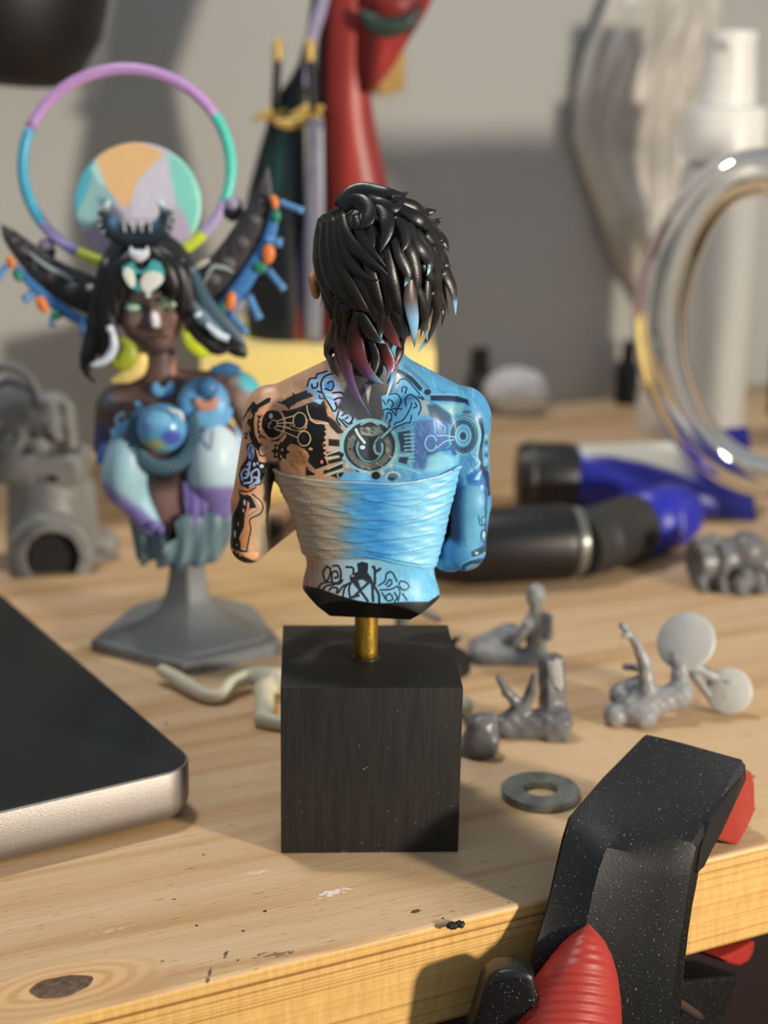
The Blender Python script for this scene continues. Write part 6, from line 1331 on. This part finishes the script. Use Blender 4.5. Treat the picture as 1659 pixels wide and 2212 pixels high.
# dark machine-like cast at the frame's right
YMm = float(at_z(1560, 1282)[1]) + 6
def fM_(P):
    d = s_cyl(P, S(1498, 1215, YMm, -1), S(1580, 1205, YMm, 2), 5.6, .8); d = smin(d, s_ell(P, S(1612, 1190, YMm, 1), (5.2, 5.0, 5.0)), .6); d = smin(d, s_cyl(P, S(1530, 1210, YMm, -1), S(1545, 1209, YMm, 0), 6.4, .6), .4); d = smin(d, s_cap(P, S(1510, 1175, YMm, -2), S(1540, 1165, YMm, -2), 1.8, 1.6), .5)
    for x, y, dy, r_ in ((1515, 1255, -5, 1.5), (1560, 1262, -6, 1.6), (1598, 1262, -7, 1.9), (1612, 1240, -6, 1.7), (1640, 1250, -5, 2.0), (1660, 1280, -3, 2.4), (1535, 1268, 4, 2.0), (1600, 1272, 5, 2.0)): d = smin(d, s_cap(P, S(x, y, YMm, dy), S(x + 4, y + 22, YMm, dy), r_, r_ * .9), .6)
    d = smin(d, s_cap(P, S(1640, 1210, YMm, 2), S(1700, 1260, YMm, 2), 3.2, 3.0), 1.0)
    for k in range(5): d = smax(d, -s_cyl(P, S(1552 + 7 * k, 1206, YMm, -9), S(1552 + 7 * k, 1206, YMm, -4.6), .28, .05), .1)
    return smax(d, -s_box(P, S(1560, 1262, YMm, -5), (3.0, 2.0, 1.0), .3), .2)
cast('resin_machine', 'dark grey resin machine part with barrel and ball lying at the table rim', 'model', fM_, np.append(S(1465, 1300, YMm)[:2] - [1, 10], -.3), np.append(S(1720, 1130, YMm)[:2] + [0, 12], S(1600, 1125, YMm)[2]), .42, RESD, at_z(1560, 1282))
# big grey cast at the frame's left
YV = float(at_z(115, 1246)[1]) + 11
vl = thing('resin_model', 'large grey resin model with helmet and hollow barrel beside the winged bust', 'model', at_z(110, 1240))
def fV(P):
    d = s_cap(P, S(105, 1040, YV, 4), S(108, 1180, YV, 0), 10.5, 11.0); d = smin(d, s_cyl(P, S(108, 1190, YV, -2), S(110, 1205, YV, -10.5), 10.8, 1.2), 1.0)
    d = smax(d, -s_cyl(P, S(114, 1208, YV, -14), S(114, 1200, YV, -4), 6.6, .4), .4)
    d = smin(d, s_cap(P, S(185, 1050, YV, 3), S(192, 1170, YV, 3), 2.4, 3.0), 1.0); d = smin(d, s_ell(P, S(225, 1175, YV, 6), (4.0, 4, 4.2)), 1.2); d = smin(d, s_cap(P, S(205, 1215, YV, 4), S(232, 1205, YV, 6), 2.8, 2.2), 1.0)
    d = smin(d, s_box(P, S(70, 1000, YV, 2), (14, 8, 4.0), 2.0), 1.5)
    d = smin(d, s_ell(P, S(110, 905, YV, 2), (6.4, 6.4, 7.2)), 1.2); d = smin(d, s_ell(P, S(30, 880, YV, 1), (7.2, 6.8, 8.2)), 1.0); d = smin(d, s_cyl(P, S(18, 945, YV, -6), S(14, 940, YV, 0), 4.6, .6), .5); d = smax(d, -s_cyl(P, S(16, 947, YV, -9), S(16, 944, YV, -4.6), 2.4, .3), .3)
    d = smin(d, s_cap(P, S(145, 880, YV, -2), S(155, 960, YV, -2), 1.8, 1.6), .6); d = smin(d, s_ell(P, S(88, 965, YV, -6), (2.4, 1.8, 2.2)), .6); d = smin(d, s_ell(P, S(100, 870, YV, -4), (2.6, 1.8, 2.0)), .6); d = smin(d, s_cap(P, S(110, 925, YV, -5), S(128, 945, YV, -5), 1.3, 1.2), .4)
    d = smax(d, -s_box(P, S(95, 1036, YV, -6.5), (3.2, 3.0, .9), .2), .3)
    return d + .10 * np.sin(P[:, 0] * .9) * np.sin(P[:, 2] * 1.1 + P[:, 1])
v, f = nets(fV, np.append(S(-60, 1260, YV)[:2] - [0, 17], -.3), np.append(S(262, 760, YV)[:2] + [0, 14], S(100, 800, YV)[2]), .62); v[:, 2] = np.maximum(v[:, 2], 0)
build('body', v, f, M('grey_resin_soft', (120, 121, 120), .45, var=.08), vl)
v, f = tube([S(x, y, YV, -2) for x, y in ((-40, 850), (-10, 800), (25, 792), (62, 815), (82, 850))], [1.2, 1.1, 1.1, 1.1, 1.2], 12, 26); build('hoop', v, f, M('grey_resin_soft', (120, 121, 120), .45), vl, label='grey resin hoop')
v, f = lathe([(6.4, .0), (6.4, .3), (2, .3)], S(114, 1204, YV, -7.0), 6, S(114, 1208, YV, -14) - S(114, 1200, YV, -4)); build('bore_shade', v, f, M('bore_shade_black', (12, 12, 12), .7), vl, smooth=False, label='black hexagonal plate for the bore shade')  # black plate set inside the bore stands in for its shade

# ================================================================== STEEL WASHER
wc = at_z(1167, 1719, 0); wr = float(np.linalg.norm(at_z(1252, 1719, 0) - wc)); wh = wr * .42
def washer_mat():
    m, nt, b = new_mat('zinc_steel'); v = objcoord(nt)
    c = ramp(nt, noise(nt, v, 260, 4, .6), [(.3, L4((104, 113, 118))), (.7, L4((160, 166, 164)))])
    nt.links.new(c, b.inputs['Base Color']); b.inputs['Metallic'].default_value = .9; b.inputs['Roughness'].default_value = .3
    bump(nt, b, noise(nt, v, 900, 4), .1); return m
v, f = lathe([(wh, .1), (wh + .1, 0), (wr - .2, 0), (wr, .2), (wr, 1.35), (wr - .15, 1.5), (wh + .15, 1.5), (wh, 1.35)], wc, 64, cap0=False, cap1=False)
n_ = 64; f += [(7 * n_ + j, 7 * n_ + (j + 1) % n_, (j + 1) % n_, j) for j in range(n_)]
solo(sharp(build('washer', v, f, washer_mat(), origin=wc), 40), 'flat zinc steel washer lying on the wood near the clamp', 'washer')

# ================================================================== SILVER DEVICE WITH BLACK GLASS TOP
hD = 10.2
fa, fb = at_z(20, 1751, hD), at_z(300, 1686, hD); ra, rb2 = at_z(60, 1333, hD), at_z(330, 1564, hD)
u1 = (fa - fb)[:2]; u1 /= np.linalg.norm(u1); u2 = (ra - rb2)[:2]; u2 /= np.linalg.norm(u2)
A2 = np.array([u1, -u2]).T; st_ = np.linalg.solve(A2, rb2[:2] - fb[:2]); cnr = fb[:2] + u1 * st_[0]
ang = math.degrees(math.acos(u1 @ u2))
mid = u1 + u2; mid /= np.linalg.norm(mid)
e1_ = np.array([mid[0] * math.cos(-math.pi / 4) - mid[1] * math.sin(-math.pi / 4), mid[0] * math.sin(-math.pi / 4) + mid[1] * math.cos(-math.pi / 4)]); e2_ = np.array([mid[0] * math.cos(math.pi / 4) - mid[1] * math.sin(math.pi / 4), mid[0] * math.sin(math.pi / 4) + mid[1] * math.cos(math.pi / 4)])
if e1_ @ u1 < e2_ @ u1: e1_, e2_ = e2_, e1_
LX, LY, RC = 150.0, 110.0, 7.0
def contour(ins, n=12):
    P = []; r = max(.3, RC - ins)
    for (cx0, cy0, a0) in ((RC, RC, 180), (LX - RC, RC, 270), (LX - RC, LY - RC, 0), (RC, LY - RC, 90)):
        for k in range(n + 1):
            t = math.radians(a0 + 90 * k / n); P.append(np.append(cnr + e1_ * (cx0 + r * math.cos(t)) + e2_ * (cy0 + r * math.sin(t)), 0))
    return P
dv = thing('tablet_device', 'rounded silver device with a dusty black glass top at the table front', 'device', np.append(cnr, 0))
rows_ = [(6.5, 0), (4.0, .1), (2.4, .45), (1.2, 1.1), (.4, 2.1), (.05, 3.3), (0, 4.4), (0, hD - .35), (.12, hD - .12), (.35, hD)]
V = []; n_ = 0
for ins, z in rows_:
    c_ = contour(ins); n_ = len(c_); V += [p + np.array([0, 0, z]) for p in c_]
def alu_mat():
    m, nt, b = new_mat('bead_blasted_aluminium'); v = objcoord(nt)
    b.inputs['Base Color'].default_value = L4((150, 144, 141)); b.inputs['Metallic'].default_value = .85; b.inputs['Roughness'].default_value = .48
    bump(nt, b, noise(nt, v, 4200, 2, .6), .3, .0002); return m
o = build('metal_body', np.array(V), ringfaces(len(rows_), n_), alu_mat(), dv, label='silver aluminium body')
if sum(p.normal.z * p.center.z for p in o.data.polygons if len(p.vertices) > 4 and p.center.z > .005) < 0: o.data.flip_normals()
sharp(o, 60)
c_ = contour(.45); V = [p + np.array([0, 0, hD - .3]) for p in c_] + [p + np.array([0, 0, hD + .1]) for p in c_] + [p + np.array([0, 0, hD + .18]) for p in contour(.7)]
o = build('glass_top', np.array(V), ringfaces(3, n_), M('black_glass', (24, 25, 27), .34, var=.05, spec=.45, speck=(900, .79, (130, 130, 124))), dv, label='dusty black glass top')
if o.data.polygons[-1].normal.z < 0: o.data.flip_normals()
sharp(o, 30)

# ================================================================== BLACK AND RED SPRING CLAMP
ZT = 18.0
L0 = at_z(1388, 1583, ZT); R0 = at_z(1610, 1643, ZT); cw = R0 - L0; WD = float(np.linalg.norm(cw)); cw /= WD; ca = np.array([-cw[1], cw[0], 0]); up = np.array([0, 0, 1.0])
cl_ = thing('spring_clamp', 'black plastic spring clamp with red jaw pads and red grip on the table edge', 'clamp', (float(L0[0]), float(L0[1]) - 30, 0))
def CP(x, y, wc): return at_plane(x, y, L0 + cw * wc, cw)
Lp = [L0, CP(1300, 1672, 0), CP(1226, 1758, 0), CP(1212, 1800, 0), CP(1195, 1870, 0), CP(1178, 1945, 0), CP(1152, 2030, 0), CP(1124, 2110, 0), CP(1090, 2190, 0), CP(1060, 2270, 0)]
Rp = [R0, CP(1555, 1745, WD), CP(1502, 1822, WD), CP(1492, 1860, WD), CP(1484, 1905, WD), CP(1476, 1955, WD), CP(1466, 2020, WD), CP(1456, 2085, WD), CP(1446, 2160, WD), CP(1438, 2240, WD)]
Lp = [p if i < 3 else CAM + (p - CAM) * (1 - .004 * min(i - 2, 3)) for i, p in enumerate(Lp)]
wm_ = WD * .42
Mp = [L0 * .58 + R0 * .42 + up * .1, Lp[1] * .58 + Rp[1] * .42 + up * .12, Lp[2] * .58 + Rp[2] * .42 + up * .12, CP(1312, 1834, wm_), CP(1296, 1880, wm_), CP(1284, 1925, wm_), CP(1268, 2000, wm_), CP(1256, 2070, wm_), CP(1244, 2150, wm_), CP(1232, 2240, wm_)]
tdir = []
for i in range(len(Lp)):
    j0, j1 = max(0, i - 1), min(len(Lp) - 1, i + 1); t = (Mp[j1] - Mp[j0]); t -= cw * (t @ cw); t /= np.linalg.norm(t); n_in = np.cross(cw, t); 
    if n_in @ (ca - up) < 0: n_in = -n_in
    tdir.append(n_in)
th_ = [4.0, 5.5, 6.5, 5.5, 4.6, 4.0, 4.0, 4.5, 5, 5.5]
# cross-section: left edge, hollow, ridge, hollow, right edge, and back
V = []; ns_ = 10
for i in range(len(Lp)):
    l, m_, r_, nn, t_ = Lp[i], Mp[i], Rp[i], tdir[i], th_[i]
    hol = 0.0 if i < 3 else min(1.0, .45 + (i - 3) / 4.0)
    if i >= 3: m_ = m_ - nn * .45
    q1, q2 = (l + m_) / 2 + nn * .9 * hol, (m_ * .66 + r_ * .34) + nn * .95 * hol; q3 = (m_ * .3 + r_ * .7) + nn * .7 * hol
    V += [l + nn * .9, l + cw * .7 + nn * .15, q1, m_, q2, q3, r_ - cw * .7, r_ + nn * 1.0, r_ + nn * t_, l + nn * t_]
body = build('clamp_body', np.array(V), ringfaces(len(Lp), ns_), M('clamp_black', (15, 15, 16), .42, var=.15, vs=900, spec=.5, bs=.14, bsc=2600, speck=(3000, .685, (128, 128, 122))), cl_, label='speckled black plastic clamp arm')
bm = bmesh.new(); bm.from_mesh(body.data); bmesh.ops.recalc_face_normals(bm, faces=bm.faces); bm.to_mesh(body.data); bm.free(); sharp(body, 28)
md = None
# black prism on the jaw's side, stands in for the shade in its slot
hp_ = [CP(1596, 1682, WD), CP(1566, 1725, WD), CP(1532, 1775, WD), CP(1512, 1830, WD), CP(1503, 1885, WD), CP(1519, 1872, WD), CP(1548, 1810, WD), CP(1582, 1740, WD)]
v, f = prism([p - cw * .6 for p in hp_], cw * .75); build('jaw_slot_shade', v, f, M('slot_shade_black', (7, 7, 8), .7), cl_, smooth=False)
# red pads
RD_ = M('red_rubber', (152, 44, 36), .45, var=.08, bs=.15)
ft = at_z(1592, 1829, 0.05); wpad = float((ft - L0) @ cw)
def PP(x, y, k=0): return at_plane(x, y, L0 + cw * (wpad + k), cw)
pad = [PP(1612, 1662), PP(1626, 1668), PP(1631, 1690), PP(1632, 1735), PP(1634, 1748), PP(1615, 1790), PP(1594, 1829), PP(1546, 1812), PP(1552, 1786), PP(1578, 1742), PP(1596, 1690)]
lowz = min(p[2] for p in pad); pad = [p + up * max(0, .02 - p[2]) for p in pad]
v, f = prism(pad, -cw * 8.5); o = build('upper_pad', v, f, RD_, cl_, label='red upper jaw pad'); bevel(o, .7, 3)
pad2 = [PP(1560, 2066), PP(1600, 2046), PP(1632, 2028), PP(1628, 2056), PP(1618, 2074), PP(1600, 2084), PP(1575, 2078)]
v, f = prism([p - up * .35 for p in pad2], -cw * 8.0); o = build('lower_pad', v, f, RD_, cl_, label='red lower jaw pad'); bevel(o, .6, 3)
# lower jaw, below the board
lj = [PP(1438, 2112, -3), PP(1520, 2097, -3), PP(1592, 2092, -3), PP(1600, 2092, -3), PP(1585, 2140, -3), PP(1552, 2215, -3), PP(1520, 2300, -3), PP(1410, 2300, -3), PP(1420, 2180, -3)]
v, f = prism([p - up * 1.4 for p in lj], -cw * 9.0); o = build('lower_jaw', v, f, M('clamp_black', (20, 20, 21), .42), cl_, label='black lower jaw under the board'); bevel(o, 1.0, 3)
v, f = tube([PP(1430, 2152, 0), PP(1468, 2168, .6), PP(1510, 2196, .2)], [.75, .8, .75], 14, 10); build('pivot_pin', v, f, M('pin_steel', (110, 92, 78), .35, metal=.7), cl_, label='steel pivot pin')
# second handle, far side
YH = float(Lp[7][1]) - 7
hh = [at_y(x, y, YH) for x, y in ((1056, 2112), (1076, 2098), (1114, 2096), (1154, 2104), (1170, 2180), (1150, 2320), (990, 2320), (1022, 2200), (1042, 2130))]
v, f = prism(hh, (0, 7.0, -1.5)); o = build('second_handle', v, f, M('clamp_black', (20, 20, 21), .42), cl_, label='black second handle'); bevel(o, 1.4, 3)
# red ribbed grip sliding over the handle
gr = [(1994, 1269, 1275), (2003, 1244, 1288), (2020, 1218, 1306), (2050, 1190, 1322), (2090, 1158, 1334), (2140, 1124, 1341), (2200, 1090, 1344), (2300, 1032, 1346)]
ys = np.array([g[0] for g in gr], float); yy = np.linspace(1994, 2300, 92); V = []
nG = 40; Yg0 = float(Mp[6][1])
for k, y in enumerate(yy):
    xl, xr = np.interp(y, ys, [g[1] for g in gr]), np.interp(y, ys, [g[2] for g in gr]); u = (y - 1994) / 306
    Yc = Yg0 + 0.6 - 11 * u; hd = np.interp(u, [0, .08, .3, 1], [.5, 2.4, 4.8, 7.5]); saw = (k % 6) / 6.0
    for j in range(nG):
        t = 2 * math.pi * j / nG; c0, s0 = math.cos(t), math.sin(t)
        bow = 40 * (c0 * c0) * u ** .3 * (1 if True else 0)         # ribs sag in an arc across the grip
        x = (xl + xr) / 2 + (xr - xl) / 2 * c0; p = at_y(x, y + bow * .6 - 6 * u, Yc + hd * s0 * (1 if s0 < 0 else .6)); rr = .75 * (1 - saw) * min(1, u * 8) * (0.35 + .65 * max(0, -s0)); V.append(p + np.array([0, -rr, 0]))
o = build('red_grip', np.array(V), ringfaces(len(yy), nG), RD_, cl_, label='red ribbed rubber grip')
bm = bmesh.new(); bm.from_mesh(o.data); bmesh.ops.recalc_face_normals(bm, faces=bm.faces); bm.to_mesh(o.data); bm.free()
